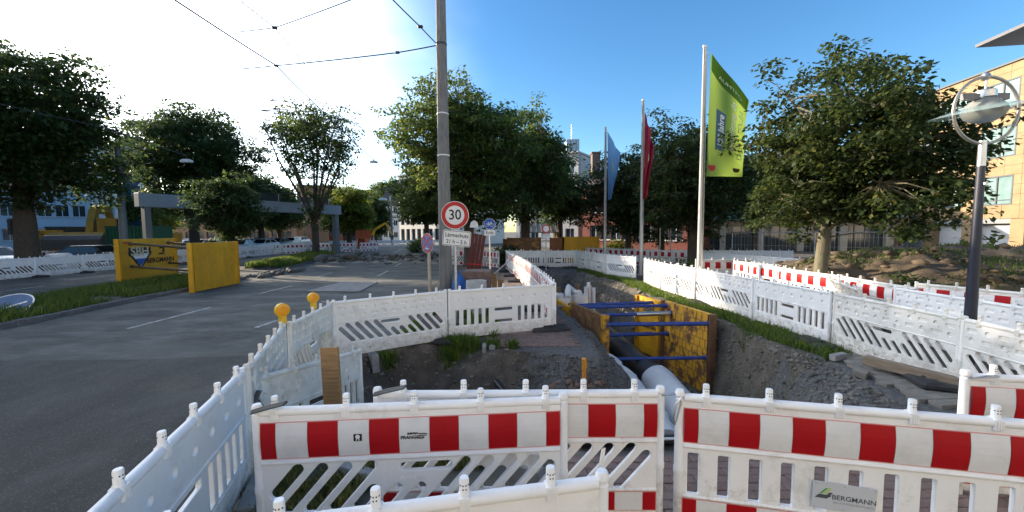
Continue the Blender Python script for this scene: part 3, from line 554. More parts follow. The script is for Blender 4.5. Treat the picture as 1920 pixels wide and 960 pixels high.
def barrier(p0, p1, typ, label, group=None, stripe=False, worn=False, rail=0.0, roll=0.0, z0=0.0, z1=None, fit=False, knobs=(0.2, 0.6, 1.0, 1.4, 1.8), lower=True, hook=True, parts=True, sag=0.0):
    a = Vector((p0[0], p0[1], z0)); b = Vector((p1[0], p1[1], z0 if z1 is None else z1)); d = b-a
    root = thing('safety_barrier', label, 'barrier', a, 0, group)
    hor = math.hypot(d.x, d.y); root.rotation_mode = 'QUATERNION'
    M = Matrix.Rotation(math.atan2(d.y, d.x), 4, 'Z') @ Matrix.Rotation(-math.atan2(d.z, hor), 4, 'Y') @ Matrix.Rotation(roll, 4, 'X')
    root.rotation_quaternion = M.to_quaternion()
    if fit: root.scale = (d.length/2.0, 1, 1)
    def put(nm, me, x=0.0):
        o = link(nm, me, root, (x, 0, 0))
        if worn and me.materials[0] == WHITE: o.material_slots[0].link = 'OBJECT'; o.material_slots[0].material = WHITE2
        return o
    put('panel', PMS[typ])
    if stripe:
        put('warning_stripe', STR_U)
        if lower: put('lower_warning_stripe', STR_L)
    if parts:
        for x in knobs: put('knob', KNOB, x)
        for x in (0.02, 1.98): put('end_post', POST, x)
        if hook: put('hook', HOOK, 1.98)
    NB[0] += 1; return root
ftm = MB(); ftm.box((0, 0, 0.05), (0.80, 0.40, 0.10), ch=0.03); ftm.box((0, 0, 0.105), (0.30, 0.16, 0.05), ch=0.015)
for sx in (-1, 1): ftm.box((sx*0.28, 0, 0.101), (0.16, 0.06, 0.012))
FOOT = one(ftm, [RUBBER], False); FOOT.name = 'barrier_foot'
def foot(x, y, rz, lab, group, z=0.0):
    o = link('barrier_foot', FOOT, None, (x, y, z)); o.rotation_euler = (R(rnd.uniform(-1, 1)), R(rnd.uniform(-1, 1)), rz+R(rnd.uniform(-9, 9))); tag(o, label=lab, cat='barrier foot', group=group)
def unit(p, q): v = (Vector(q)-Vector(p)).normalized(); return v
# ---- front barriers round the pit
f1 = barrier((-1.70, 2.43), (0.37, 2.58), 'D', 'red and white barrier with the electrician sticker and diagonal slots', stripe=True, fit=True, knobs=(0.13, 0.57, 1.0, 1.43, 1.86), hook=False)
f2 = barrier((-1.0, 2.69), (1.08, 2.675), 'D', 'red and white diagonal-slot barrier half hidden behind the one with the stickers', stripe=True, fit=True, knobs=(0.2, 0.62, 1.05, 1.45, 1.8))
f3 = barrier((1.15, 2.62), (3.10, 2.19), 'W', 'red and white upright-slot barrier carrying the white company plate', stripe=True, knobs=(0.19, 0.58, 0.98, 1.38, 1.80), hook=False)
f4 = barrier((0.43, 1.745), (-1.54, 1.385), 'V', 'scuffed plain white barrier standing in front of the sticker barrier', knobs=(0.27, 0.66, 1.03, 1.4, 1.8))
f5 = barrier((-2.28, 3.14), (-1.68, 1.23), 'V', 'plain white upright-slot barrier along the dark asphalt, overlooking the road', knobs=(0.13, 0.48, 0.83, 1.18, 1.53, 1.87), hook=False)
f6 = barrier((-2.86, 4.70), (-2.29, 3.20), 'D', 'white barrier carrying a yellow lamp at its far end by the timber board', worn=True, fit=True)
f7 = barrier((-2.95, 6.16), (-2.84, 4.78), 'D', 'weathered white slotted barrier between the two yellow lamps', worn=True, fit=True)
f8 = barrier((-2.13, 5.25), (-2.36, 3.42), 'V', 'dirty white barrier slipped down into the pit behind the timber board', worn=True, z0=-0.52, z1=-0.2, roll=R(6), hook=False)
f9 = barrier((3.55, 2.95), (5.45, 2.60), 'W', 'red and white barrier with a wire loop beside the grey paving', stripe=True, hook=False)
for s_, o_ in ((0.02, f9),):
    h = link('hook', HOOK, o_, (0.02, 0, 0.0))
# extra wires hanging at posts of the front barriers
link('hook', one(MB().tube([(-0.02, -0.03, 0.99), (0.06, -0.05, 1.02), (0.2, -0.07, 1.06), (0.21, -0.06, 1.07), (0.07, -0.03, 1.03), (-0.02, -0.02, 1.0)], 0.009, 6), [mat('grey_hook', (0.1, 0.1, 0.095), 0.5, 0.2, metal=0.4)]), f1, (0.03, 0, 0))
link('hook', one(MB().tube([(-0.02, -0.03, 0.99), (0.06, -0.05, 1.02), (0.2, -0.07, 1.06), (0.21, -0.06, 1.07), (0.07, -0.03, 1.03), (-0.02, -0.02, 1.0)], 0.009, 6), [MATS['grey_hook']]), f2, (0.03, 0, 0))
link('hook', one(MB().tube([(0.0, -0.01, 0.93), (-0.02, -0.04, 1.0), (-0.05, -0.07, 1.08), (-0.06, -0.07, 1.085), (-0.03, -0.035, 1.0), (0.0, -0.01, 0.93)], 0.006, 6), [STEEL]), f4, (0.03, 0, 0))
link('hook', one(MB().tube([(-0.0, -0.035, 0.99), (-0.035, -0.05, 0.95), (-0.05, -0.05, 0.85), (-0.04, -0.045, 0.80), (-0.02, -0.04, 0.88), (0.0, -0.035, 0.97)], 0.006, 6), [STEEL]), f3, (0.02, 0, 0))
# ---- lettering on the front barriers
nis = text('nissen', 0.055, Matrix.Translation((0.99, -0.001, 0.485)) @ XZ, WHITE, f1, 'embossed_lettering', 0.003, sx=1.35)
st = MB().box((0, 0, 0), (0.052, 0.0016, 0.048)).build('sticker', BLACK, f1, loc=(0.645, -0.0185, 0.792))
MB().lathe([(0.013, 0), (0.015, 0.001)], 10, (0, -0.001, 0.006), XZ).box((-0.008, -0.0012, -0.014), (0.006, 0.0012, 0.012)).box((0.008, -0.0012, -0.014), (0.006, 0.0012, 0.012)).build('emblem', SWHITE, st)
text('PRANGE', 0.031, Matrix.Translation((0.972, -0.0185, 0.776)) @ XZ, BLACK, f1, 'sticker_lettering', 0.0008, bold=0.0008)
text('ELEKTRO', 0.016, Matrix.Translation((0.99, -0.0185, 0.803)) @ XZ, BLACK, f1, 'sticker_lettering', 0.0008, bold=0.0012)
mbx = MB(); ex = 1.05
for i, z in enumerate((0.800, 0.788, 0.776)): mbx.box((ex-0.003*(i == 2), -0.0185, z), (0.046-0.01*(i == 2), 0.0016, 0.006))
mbx.tube([(ex-0.022, -0.0187, 0.774), (ex-0.012, -0.0187, 0.767), (ex+0.004, -0.0187, 0.767), (ex+0.014, -0.0187, 0.774)], 0.0024, 5); mbx.tube([(ex+0.02, -0.0187, 0.802), (ex+0.03, -0.0187, 0.799), (ex+0.03, -0.0187, 0.79), (ex+0.02, -0.0187, 0.787)], 0.0024, 5); mbx.build('sticker_emblem', BLACK, f1)
cp = MB().box((0, 0, 0), (0.36, 0.006, 0.185), ch=0.002).build('company_plate', mat('plate_grey', (0.50, 0.52, 0.55), 0.5, 0.04), f3, loc=(1.02, -0.014, 0.40))
cp.rotation_euler = (0, R(2.5), 0)
text('BERGMANN', 0.046, Matrix.Translation((0.056, -0.0038, -0.002)) @ XZ, BERGK, cp, 'lettering', 0.0006, bold=0.0003)
text('BAUUNTERNEHMUNG', 0.0225, Matrix.Translation((0.056, -0.0038, -0.036)) @ XZ, GREYTX, cp, 'lettering', 0.0006)
def para(m, x, z, w_, h_, sl, mi): m.add([(x, -0.0042, z), (x+w_, -0.0042, z), (x+w_+sl, -0.0042, z+h_), (x+sl, -0.0042, z+h_)], [(0, 1, 2, 3)], mi)
lg = MB(); para(lg, -0.142, 0.012, 0.014, 0.042, 0.036, 0); para(lg, -0.12, 0.014, 0.014, 0.04, 0.034, 1); para(lg, -0.155, -0.006, 0.075, 0.014, 0.012, 2); para(lg, -0.098, 0.008, 0.02, 0.018, 0.014, 2); para(lg, -0.165, -0.018, 0.07, 0.012, 0.01, 2)
lg.build('emblem', [BERG, BERGY, BERGK], cp, fix=False)
sc4 = MB()
for sx in (-0.165, 0.0, 0.165):
    for sz in (-0.08, 0.08): sc4.lathe([(0.005, 0), (0.004, 0.002)], 8, (sx, -0.003, sz), XZ)
sc4.build('screw', STEEL, cp)
# ---- barriers across the pavement behind the pit
barrier((-1.29, 7.41), (-3.00, 6.32), 'D', 'white slotted barrier with recessed dimples, right behind the earth pit', fit=True)
barrier((0.87, 8.19), (-1.25, 7.43), 'V', 'white upright-slot barrier standing on the red paving', fit=True)
foot(0.80, 8.15, R(10), 'black rubber foot under the barrier on the red paving', 'black barrier feet')
foot(-1.25, 7.5, R(70), 'black rubber foot in the grass at the joint of two white barriers', None)
# ---- row along the left of the trench, far end first
T = [(0.90, 8.3), (0.78, 10.25), (0.66, 12.2), (0.50, 14.15), (0.30, 16.1), (0.08, 18.05), (-0.2, 20.0), (-0.38, 21.9)]
for i in range(len(T)-1):
    a, b = T[i+1], T[i]; barrier((a[0]+0.03, a[1]-0.03), (b[0], b[1]+0.03), 'D' if i in (0, 2) else 'V', 'red and white barrier in the row along the left trench edge', 'barrier row on the left trench edge', stripe=True)
    if i > 0: foot(b[0]-0.1, b[1], R(5), 'black rubber foot under the barrier row on the left trench edge', 'feet of the left trench row')
B_ = [(-0.34, 22.3), (1.68, 22.12), (3.62, 21.87)]
for i in range(2): barrier(B_[i+1], B_[i], 'V', 'white upright-slot barrier closing the far end of the trench', 'barriers closing the far end of the trench', worn=True, fit=True); foot(B_[i+1][0]-0.3*(i == 1), B_[i+1][1]-0.15, R(5), 'black rubber foot under the barriers closing the far trench end', 'feet of the far trench end')
# ---- fence along the grass verge
RR = [(3.66, 21.83), (4.15, 20.0), (4.52, 18.1), (5.28, 16.25), (5.22, 14.2), (5.22, 13.2), (5.35, 11.2), (5.52, 10.75), (5.64, 8.88), (5.79, 6.88), (5.80, 4.86), (5.6, 2.9)]
RT = ['V', 'D', 'D', 'D', 'D', 'D', 'V', 'D', 'V', 'D', 'D']
segs = [((4.15, 20.0), (3.66, 21.83), 'V'), ((4.50, 18.08), (4.16, 19.95), 'V'), ((5.3, 16.3), (4.52, 18.05), 'D'), ((5.21, 13.35), (5.33, 15.3), 'D'), ((5.43, 11.3), (5.23, 13.25), 'D'), ((5.53, 10.0), (5.46, 11.9), 'D'), ((5.66, 8.86), (5.56, 10.75), 'D'), ((5.79, 6.88), (5.67, 8.83), 'V'), ((5.78, 4.84), (5.81, 6.84), 'D'), ((5.55, 2.85), (5.77, 4.80), 'D')]
for i, (a, b, t) in enumerate(segs):
    if i == 6: a, b = (5.64, 8.88), (5.5, 10.7)
    if i == 5: a, b = (5.55, 10.55), (5.40, 12.2)
    lab = 'white barrier with its back to the trench in the fence along the grass verge'; gr = 'fence along the grass verge'
    if 2 <= i <= 6: lab, gr = ('white slanted-slot barrier next to the sunlit bend of the verge fence', 'weathered white barrier of the verge fence behind the white wrapped valves', 'white barrier of the verge fence in front of the green banner pole', 'white barrier of the verge fence overlapping its neighbour above the plank in the grass', 'white slanted-slot barrier of the verge fence beside the yellow shield, before the upright-slot one')[i-2], None
    if t == 'V' and i == 7: lab, gr = 'white upright-slot barrier in the verge fence between slanted-slot ones', None
    if i == 8: lab, gr = 'weathered white slanted-slot barrier above the timber beam and grey paving', None
    if i == 9: lab, gr = 'weathered white barrier beside the foot of the dark blue lamp post', None
    if i < 2: lab, gr = 'sunlit white upright-slot barrier at the bend of the verge fence', 'sunlit barriers at the bend of the verge fence'
    barrier(a, b, t, lab, gr, worn=(i in (0, 1, 3, 8, 9)), hook=False)
foot(5.55, 6.95, R(85), 'black rubber foot in the grass under the verge fence', 'feet of the verge fence'); foot(5.3, 11.0, R(85), 'black rubber foot in the grass under the verge fence', 'feet of the verge fence')
# ---- second line of barriers behind the fence
def face_cam(p, q): return (p, q)
S = [((7.05, 14.7), (8.4, 14.5), 'V', 1), ((8.1, 14.0), (8.35, 12.2), 'V', 1), ((8.0, 13.0), (8.0, 11.0), 'V', 1), ((7.9, 11.35), (8.0, 9.4), 'V', 1), ((7.98, 9.28), (7.75, 7.3), 'W', 1)]
for si, (a, b, t, s) in enumerate(S):
    q = Vector(b)-Vector(a); q = Vector(a)+q.normalized()*2
    barrier(a, q, t, ('red and white barrier standing square behind the green banner pole', 'red and white barrier askew in the second line behind the green banner pole', 'red and white barrier of the second line overlapping its askew neighbours', 'red and white barrier right behind the pale tree trunk', 'red and white wide-slot barrier between the pale tree trunk and the leaning plain one')[si], None, stripe=bool(s), worn=True)
barrier((7.42, 5.40), (7.45, 7.35), 'D', 'white barrier with recessed dimples behind the lamp post', 'white barriers behind the lamp post'); barrier((7.15, 3.5), (7.4, 5.36), 'D', 'white barrier with recessed dimples behind the lamp post', 'white barriers behind the lamp post')
barrier((8.45, 8.0), (9.2, 6.15), 'V', 'red and white barrier at the foot of the soil mound', 'barriers at the foot of the soil mound', stripe=True, worn=True); barrier((9.25, 6.1), (10.1, 4.3), 'V', 'red and white barrier at the foot of the soil mound', 'barriers at the foot of the soil mound', stripe=True, worn=True)
barrier((7.15, 7.25), (8.0, 9.0), 'V', 'pale plain barrier leaning askew behind the verge fence', worn=True, roll=R(-24), z0=0.05)
# ---- sunlit white barriers and striped ones further right
for i in range(4): barrier((9.45+i*0.62, 19.4-i*1.9), (10.05+i*0.62, 17.55-i*1.9), 'D', 'white barrier in the far line below the arcade', 'far white barriers below the arcade', worn=False, parts=True, hook=False)
for i in range(5): barrier((4.9+i*1.0, 25.6-i*1.15), (6.35+i*1.0, 24.2-i*1.15), 'V', 'striped barrier in the line behind the flagpoles', 'striped barriers behind the flagpoles', stripe=True, worn=True, hook=False)
for i in range(3): barrier((9.0+i*1.9, 21.6-i*0.5), (10.85+i*1.9, 21.1-i*0.5), 'V', 'white barrier in front of the pillared shopfront', 'white barriers before the shopfront', worn=False, hook=False)
# ---- barriers on the pavement beyond the concrete pole
E_ = [((-4.6, 24.4), (-2.75, 23.6)), ((-2.7, 23.5), (-1.85, 23.2)), ((-1.85, 23.2), (-0.75, 21.8))]
for i, (a, b) in enumerate(E_): barrier(a, b, 'D', 'sunlit red and white barrier on the pavement beyond the concrete pole', 'sunlit barriers beyond the concrete pole', stripe=True, fit=(i > 0), worn=True)
# ---- left fence along the far carriageway
y = 7.0
LB = []
while y < 34: LB.append((( -24.15+0.075*(y-18) if y < 22 else -23.85+0.1*(y-22)*0.9+0.6) if False else -24.0+0.06*max(0, y-16), y)); y += 2.02
LB += [(-23.1, 36.6), (-23.3, 38.6), (-23.6, 40.6), (-24.0, 42.6), (-24.6, 44.5), (-25.2, 46.4), (-25.8, 48.3), (-26.0, 50.3)]
for i in range(len(LB)-1):
    barrier(LB[i+1], LB[i], 'D', 'white slanted-slot barrier in the long fence beside the left carriageway', 'fence beside the left carriageway', fit=True, hook=False)
    if LB[i][1] < 36: foot(LB[i][0]+0.05, LB[i][1], R(5), 'black rubber foot under the long fence beside the left carriageway', 'feet of the left carriageway fence')
for i in range(9): barrier((-24.6+i*2.02, 51.5+0.35*i), (-22.62+i*2.02, 51.85+0.35*i), 'V', 'white barrier in the line closing the far road', 'barriers closing the far road', parts=False)
for i in range(5): barrier((-4.5-i*0.45, 30+i*2.05), (-4.95-i*0.45, 32+i*2.05), 'V', 'white barrier on the right edge of the far road', 'barriers on the right edge of the far road', parts=False)
for i in range(4): barrier((-33.4+i*2.03, 26.6+0.3*i), (-31.4+i*2.03, 26.9+0.3*i), 'D', 'striped barrier in front of the digger by the green container', 'striped barriers in front of the digger', stripe=True)
for i in range(5): barrier((-24.5+i*2.03, 36.5+1.2*i), (-22.8+i*2.03, 37.7+1.2*i), 'V', 'striped barrier beyond the sign gantry', 'striped barriers beyond the gantry', stripe=True, parts=False)
# ---- yellow warning lamps on the left barriers
def lamp(p, rz, lab):
    t = thing('warning_lamp', lab, 'warning lamp', p, rz); t.scale = (0.85,)*3
    MB().box((0, 0, 0.05), (0.10, 0.085, 0.13), ch=0.012).box((0, 0, -0.03), (0.05, 0.05, 0.06)).build('battery_case', AMBERB, t)
    RY = Matrix.Rotation(math.pi/2, 4, 'Y')
    MB().lathe([(0.094, -0.035), (0.100, -0.03), (0.100, 0.03), (0.094, 0.035)], 24, (0, 0, 0.195), RY).build('lamp_housing', AMBERB, t, True)
    for s in (-1, 1):
        m = MB(); m.lathe([(0.086, 0.033), (0.084, 0.045), (0.06, 0.052), (0.056, 0.047), (0.03, 0.047), (0.026, 0.056), (0.002, 0.057)], 24, (0, 0, 0.195), RY if s > 0 else Matrix.Rotation(-math.pi/2, 4, 'Y')); m.build('lens', AMBER, t, True)
lamp(U(530, 606, 4.72), R(-38), 'yellow warning lamp clipped to the barrier nearer the timber board'); lamp(U(588, 578, 6.0), R(-40), 'yellow warning lamp clipped to the barrier corner near the pit')
# ================================================================ trench shields, pipes, signs, poles, flags
def shield_plate(parent, p0, p1, z0, z1, mp, mr, inn, ribs=7, th=0.10, grid_=False):
    p0 = Vector((p0[0], p0[1], 0)); p1 = Vector((p1[0], p1[1], 0)); d = p1-p0; L = d.length; M = Matrix.Translation((p0.x, p0.y, 0)) @ Matrix.Rotation(math.atan2(d.y, d.x), 4, 'Z'); h = z1-z0
    pl = MB().box((L/2, 0, (z0+z1)/2), (L-0.16, th, h), ch=0.012)
    for v in range(len(pl.v)): pl.v[v] = tuple(M @ Vector(pl.v[v]))
    o = pl.build('side_plate', mp, parent); rb = MB(); n = ribs
    for i in range(1, n): rb.box((L/2, inn*(th/2+0.002), z0+h*i/n), (L-0.18, 0.012, 0.014))
    if grid_:
        rr = random.Random(3)
        for i in range(n):
            for k in range(9): rb.box((0.15+(k+0.5*(i % 2)+rr.uniform(-0.2, 0.2))*(L-0.3)/9, inn*(th/2+0.002), z0+h*(i+0.5)/n), (0.012, 0.012, h/n*0.9))
    for v in range(len(rb.v)): rb.v[v] = tuple(M @ Vector(rb.v[v]))
    rb.build('weld_seams', RUST if grid_ else mp, o)
    for x in (0.05, L-0.05):
        ra = MB().box((x, 0, (z0+z1)/2), (0.10, th+0.03, h+0.02), ch=0.01)
        for s in (-0.03, 0.03): ra.box((x+s, inn*(th/2+0.03), (z0+z1)/2), (0.02, 0.07, h))
        k = z0+0.12
        while k < z1: ra.lathe([(0.014, 0), (0.014, 0.004)], 8, (x, inn*(th/2+0.016), k), Matrix.Rotation(-inn*math.pi/2, 4, 'X'), 1); k += 0.16
        for v in range(len(ra.v)): ra.v[v] = tuple(M @ Vector(ra.v[v]))
        ra.build('rail', [mr, BLACK], parent)
    eye = MB()
    for x in (L*0.25, L*0.75): eye.tube([(x-0.07, 0, z1), (x-0.06, 0, z1+0.07), (x, 0, z1+0.1), (x+0.06, 0, z1+0.07), (x+0.07, 0, z1)], 0.014, 6)
    for v in range(len(eye.v)): eye.v[v] = tuple(M @ Vector(eye.v[v]))
    return o, M, L
def strut(parent, a, b, m=BLUE, r=0.05, sleeve=None):
    a = Vector(a); b = Vector(b); d = b-a; mb = MB().tube([a, b], r, 12); u = d.normalized()
    for p in (a+u*0.03, b-u*0.03): mb.tube([p-u*0.02, p+u*0.02], r*1.7, 12)
    o = mb.build('strut', m, parent, True)
    if sleeve:
        s0, s1 = sleeve; MB().tube([a+d*s0, a+d*s1], r*1.45, 12).build('sleeve', GALV, o, True)
    return o
t = thing('trench_shield', 'rusty yellow trench shield with blue struts standing in the near trench', 'trench shield', (3.2, 9.6, -1.6))
def rel(t): 
    for c in t.children: c.location = Vector(c.location)-Vector(t.location)
zt = 0.19
shield_plate(t, (2.13, 8.7), (1.62, 10.4), -1.6, zt, RUST, YELW, -1); shield_plate(t, (4.64, 8.7), (4.27, 10.67), -1.75, zt, YELW, RUST, 1, 9, 0.10, True)
strut(t, (2.16, 8.78, -0.03), (4.58, 8.78, -0.03)); strut(t, (2.16, 8.8, -0.86), (4.58, 8.8, -0.84), BLUE, 0.042)
strut(t, (1.72, 10.3, 0.07), (4.28, 10.5, 0.06), BLUE, 0.045); strut(t, (1.72, 10.25, -0.72), (4.28, 10.4, -0.70), BLUE, 0.045, (0.05, 0.32)); strut(t, (1.75, 10.1, -0.12), (4.30, 10.25, -0.10), BLUE, 0.045, (0.62, 0.98))
rel(t)
t = thing('trench_shield', 'bright yellow trench shield with blue strut set behind the rusty one', 'trench shield', (2.8, 11.4, -1.6))
shield_plate(t, (1.62, 10.55), (1.36, 12.1), -1.6, 0.02, YEL, YEL, -1); o, M_, L_ = shield_plate(t, (4.30, 10.8), (3.95, 11.95), -1.6, 0.12, YEL, YEL, 1)
strut(t, (1.6, 10.9, 0.0), (4.2, 11.2, 0.02), BLUE, 0.045); strut(t, (1.6, 10.9, -0.9), (4.2, 11.2, -0.9), BLUE, 0.045)
text('BERGMANN', 0.17, M_ @ Matrix.Translation((0.72, 0.056, -0.75)) @ Matrix.Rotation(math.pi, 4, 'Z') @ XZ, BLACK, t, 'lettering', 0.002, bold=0.004)
text('SBH', 0.3, M_ @ Matrix.Translation((0.6, 0.056, -0.2)) @ Matrix.Rotation(math.pi, 4, 'Z') @ XZ, BERGK, t, 'lettering', 0.002, bold=0.01)
rel(t)
# pipes
PLB = mat('black_pipe', (0.018, 0.018, 0.02), 0.38, 0.2, 4, 0.1, 20, dirt=(0.1, 0.09, 0.08), damt=0.5); WRAP = mat('white_wrap', (0.55, 0.56, 0.57), 0.6, 0.1, 3, 0.5, 9, dirt=(0.3, 0.28, 0.25), damt=0.6)
tag(MB().tube([(3.12, 7.9, -1.15), (3.05, 10, -1.15), (2.85, 13.2, -1.15), (2.7, 15, -1.12)], 0.31, 24).build('heating_pipe', PLB, None, True), 'thick black pipe on the floor of the trench', 'pipe')
def lumpy_tube(pts, r, seed, n=28, amp=0.03):
    mb = MB(); P = []; rr = np.random.RandomState(seed)
    for i in range(len(pts)-1):
        for k in range(8): P.append(Vector(pts[i]).lerp(Vector(pts[i+1]), k/8))
    P.append(Vector(pts[-1])); mb.tube(P, r, n)
    for i, v in enumerate(mb.v):
        k = i//n; a = 2*math.pi*(i % n)/n; s = 1+amp*float(vnoise(k*0.35+seed, 3*math.cos(a)+5, 0.8, seed))+amp*float(vnoise(k*0.9, 6*math.sin(a)+9, 0.7, seed+1)); c = P[min(k, len(P)-1)]; mb.v[i] = tuple(c+(Vector(v)-c)*s)
    return mb
tag(lumpy_tube([(3.13, 8.1, -1.12), (3.08, 7.2, -1.12), (2.95, 6.0, -1.12), (2.8, 4.6, -1.1)], 0.35, 4, amp=0.07).build('wrapped_pipe', WRAP, None, True), 'thick pipe end wrapped in white sheeting', 'pipe')
tag(lumpy_tube([(1.98, 7.9, -0.78), (2.02, 7.0, -0.76), (2.05, 6.0, -0.78), (2.0, 4.9, -0.8)], 0.33, 9, 14, 0.22).build('geotextile_roll', WRAP, None, True), 'crumpled white sheeting over the ledge left of the wrapped pipe', 'sheeting')
tag(MB().tube([(1.14, 5.95, -0.7), (1.12, 5.93, 0.13)], 0.032, 12).tube([(1.1402, 5.9502, -0.02), (1.12, 5.93, 0.135)], 0.037, 12).build('marker_pipe', ORANGE, None, True), 'orange plastic pipe standing upright in the gravel', 'pipe')
tag(MB().tube([(-0.35, 6.55, -0.42), (-0.05, 6.15, -0.6), (0.02, 6.05, -0.62)][::-1]+[(-0.5, 6.9, -0.3)], 0.055, 12).build('cut_pipe', PLB, None, True), 'short black pipe sticking out of the pit wall', 'pipe')
# cable duct behind the front barriers
du = thing('cable_duct', 'black cable duct with a white edge lying behind the front barriers', 'duct', (2.2, 3.66, 0.0))
pts = [(-1.55, 0.02, 0.06), (-0.6, 0.04, 0.06), (0.6, 0.0, 0.06), (1.7, -0.12, 0.06)]
MB().tube(pts, 0.055, 10).build('duct', PLB, du, True); MB().tube([(p[0], p[1]-0.05, p[2]+0.04) for p in pts], 0.012, 6).build('edge_strip', SWHITE, du, True)
# valves in white wraps
def valve(x, y, r, zt, lab, seed, top=True):
    t = thing('wrapped_valve', lab, 'valve', (x, y, -1.2)); h = zt+1.2
    MB().lathe([(r*0.98, 0), (r, 0.1), (r, h-0.04), (r*0.95, h)], 20).build('sleeve', WRAP, t, True)
    if top:
        MB().lathe([(r*0.5, h), (r*0.55, h+0.1), (r*0.3, h+0.16)], 12, (-r*0.2, 0, 0)).build('collar', WRAP, t, True); MB().tube([(-r*0.2, 0, h+0.12), (-r*0.2, 0, h+0.3)], 0.045, 8).box((-r*0.2, 0, h+0.3), (0.12, 0.12, 0.06)).build('spindle', mat('valve_brown', (0.13, 0.08, 0.04), 0.6) if 'valve_brown' not in MATS else MATS['valve_brown'], t)
valve(1.55, 12.1, 0.30, 0.02, 'broad white wrapped valve left in the trench beyond the shields', 1); valve(2.16, 12.3, 0.27, 0.08, 'white wrapped valve cylinder beside the bundle of tubes', 2)
for i, (dx, dy, h_) in enumerate(((0.0, 0, 0.30), (0.13, 0.05, 0.33), (0.25, 0.0, 0.27), (0.12, 0.2, 0.42))):
    tag(MB().tube([(2.42+dx, 12.5+dy, -1.2), (2.42+dx, 12.5+dy, h_)], 0.06, 10).build('vent_tube', WRAP, None, True), 'slim white upright tube in the bundle beyond the trench shields', 'tube', 'bundle of upright white tubes')
tag(MB().tube([(1.75, 12.0, 0.02), (1.8, 12.3, 0.2), (1.85, 12.6, 0.28), (2.05, 12.5, 0.12)], 0.10, 12).build('pipe_bend', WRAP, None, True), 'bent white pipe between the two wrapped valves', 'pipe')
# yellow shield on the median
t = thing('trench_shield', 'yellow two-panel trench shield with lettering standing on the median', 'trench shield', (-13.8, 15.8, 0))
o, M_, L_ = shield_plate(t, (-16.0, 15.49), (-16.28, 18.53), 0.02, 1.93, YEL, YEL, -1); shield_plate(t, (-11.54, 13.68), (-11.65, 16.2), 0.02, 1.8, YEL, YEL, -1)
DKS = mat('dark_strut', (0.10, 0.075, 0.05), 0.6, 0.3, 4, metal=0.3)
for (a, b) in (((-15.9, 16.0, 1.74), (-11.65, 13.95, 1.62)), ((-15.9, 16.0, 0.78), (-11.65, 13.95, 0.78)), ((-16.1, 18.0, 1.72), (-11.7, 15.9, 1.62)), ((-16.1, 18.0, 0.78), (-11.7, 15.9, 0.75))): strut(t, a, b, DKS, 0.045)
PF = M_ @ Matrix.Translation((0, -0.06, 0)) @ XZ     # face of the left plate towards the road
text('BERGMANN', 0.30, PF @ Matrix.Translation((2.12, 0.95, 0)), BLACK, t, 'lettering', 0.003, sx=0.95, bold=0.006)
text('SBH', 0.52, PF @ Matrix.Translation((1.05, 1.38, 0)), mat('badge_white', (0.5, 0.45, 0.3), 0.6), t, 'lettering', 0.006, bold=0.012)
tri = MB()
def poly(mb, pts, m, off): mb.add([tuple(PF @ Vector((x, y, off))) for x, y in pts], [tuple(range(len(pts)))], m)
poly(tri, [(0.45, 1.36), (1.68, 1.36), (1.06, 0.62)], 0, 0.0); poly(tri, [(0.62, 1.30), (1.52, 1.30), (1.06, 0.74)], 1, 0.002); poly(tri, [(0.78, 1.08), (1.34, 1.08), (1.06, 0.76)], 2, 0.003)
poly(tri, [(0.5, 1.2), (1.6, 1.2), (1.6, 1.56), (0.5, 1.56)], 0, 0.001)
poly(tri, [(0.3, 1.74), (0.62, 1.74), (0.62, 1.82), (0.3, 1.82)], 3, 0.001)
poly(tri, [(1.98, 1.2), (2.32, 1.2), (2.36, 1.28), (2.04, 1.28)], 0, 0.0); poly(tri, [(2.22, 1.3), (2.36, 1.3), (2.36, 1.56), (2.1, 1.56), (2.06, 1.48), (2.26, 1.48)], 0, 0.0)
tri.build('badge', [BLACK, SWHITE, SBLUE, mat('red_label', (0.5, 0.06, 0.03), 0.6)], t, fix=False)
rel(t)
# ================================================================ poles, wires
pb = U(836, 530, 11.0); cp_ = thing('concrete_pole', 'tall octagonal concrete pole behind the speed limit sign', 'pole', (pb.x, 11.0, 0))
MB().lathe([(0.205, 0), (0.19, 0.9), (0.118, 11.5)], 8).build('shaft', POLEC, cp_)
for yv, m, hh in ((215, SWHITE, 0.035), (293, SWHITE, 0.035), (86, DARKST, 0.06)):
    z = U(830, yv, 11).z; r_ = 0.205-0.0075*z+0.004; MB().lathe([(r_, 0), (r_, hh)], 8, (0, 0, z)).build('band', m, cp_)
zc = U(822, 85, 11).z; WZ = zc
def wire(pts, r, lab, grp='overhead wires'):
    P = []
    for i in range(len(pts)-1):
        a, b = Vector(pts[i]), Vector(pts[i+1]); L = (b-a).length
        for k in range(6): s = k/6; P.append(a.lerp(b, s)-Vector((0, 0, 0.010*L*4*s*(1-s)*0.4)))
    P.append(Vector(pts[-1])); tag(MB().tube(P, r, 5).build('overhead_wire', DARKST, None, True), lab, 'wire', grp)
pp = Vector((pb.x-0.13, 11, zc)); J = G(518, 123, zc)
wire([pp, G(745, 98.5, zc), J, G(440, 130, zc)], 0.017, 'thin span wire tied to the concrete pole and crossing the road', None)
wire([pp+Vector((0, 0, 0.04)), G(788, 50, zc), G(735, -2, zc), G(600, -140, zc)], 0.015, 'taut guy wire running up from the concrete pole', None)
wire([G(325, -2, zc), J, G(600, 204, zc), G(697, 297, zc), G(735, 332, zc)], 0.021, 'thick lamp wire running along the middle of the road', None)
K2 = G(515, 52, zc); wire([G(445, -3, zc), K2, G(640, 200, zc), G(735, 325, zc)], 0.012, 'thin wire running beside the lamp wire', None); wire([G(445, 60, zc), K2, G(662, -2, zc)], 0.012, 'thin cross wire above the road tied to the running wire', None)
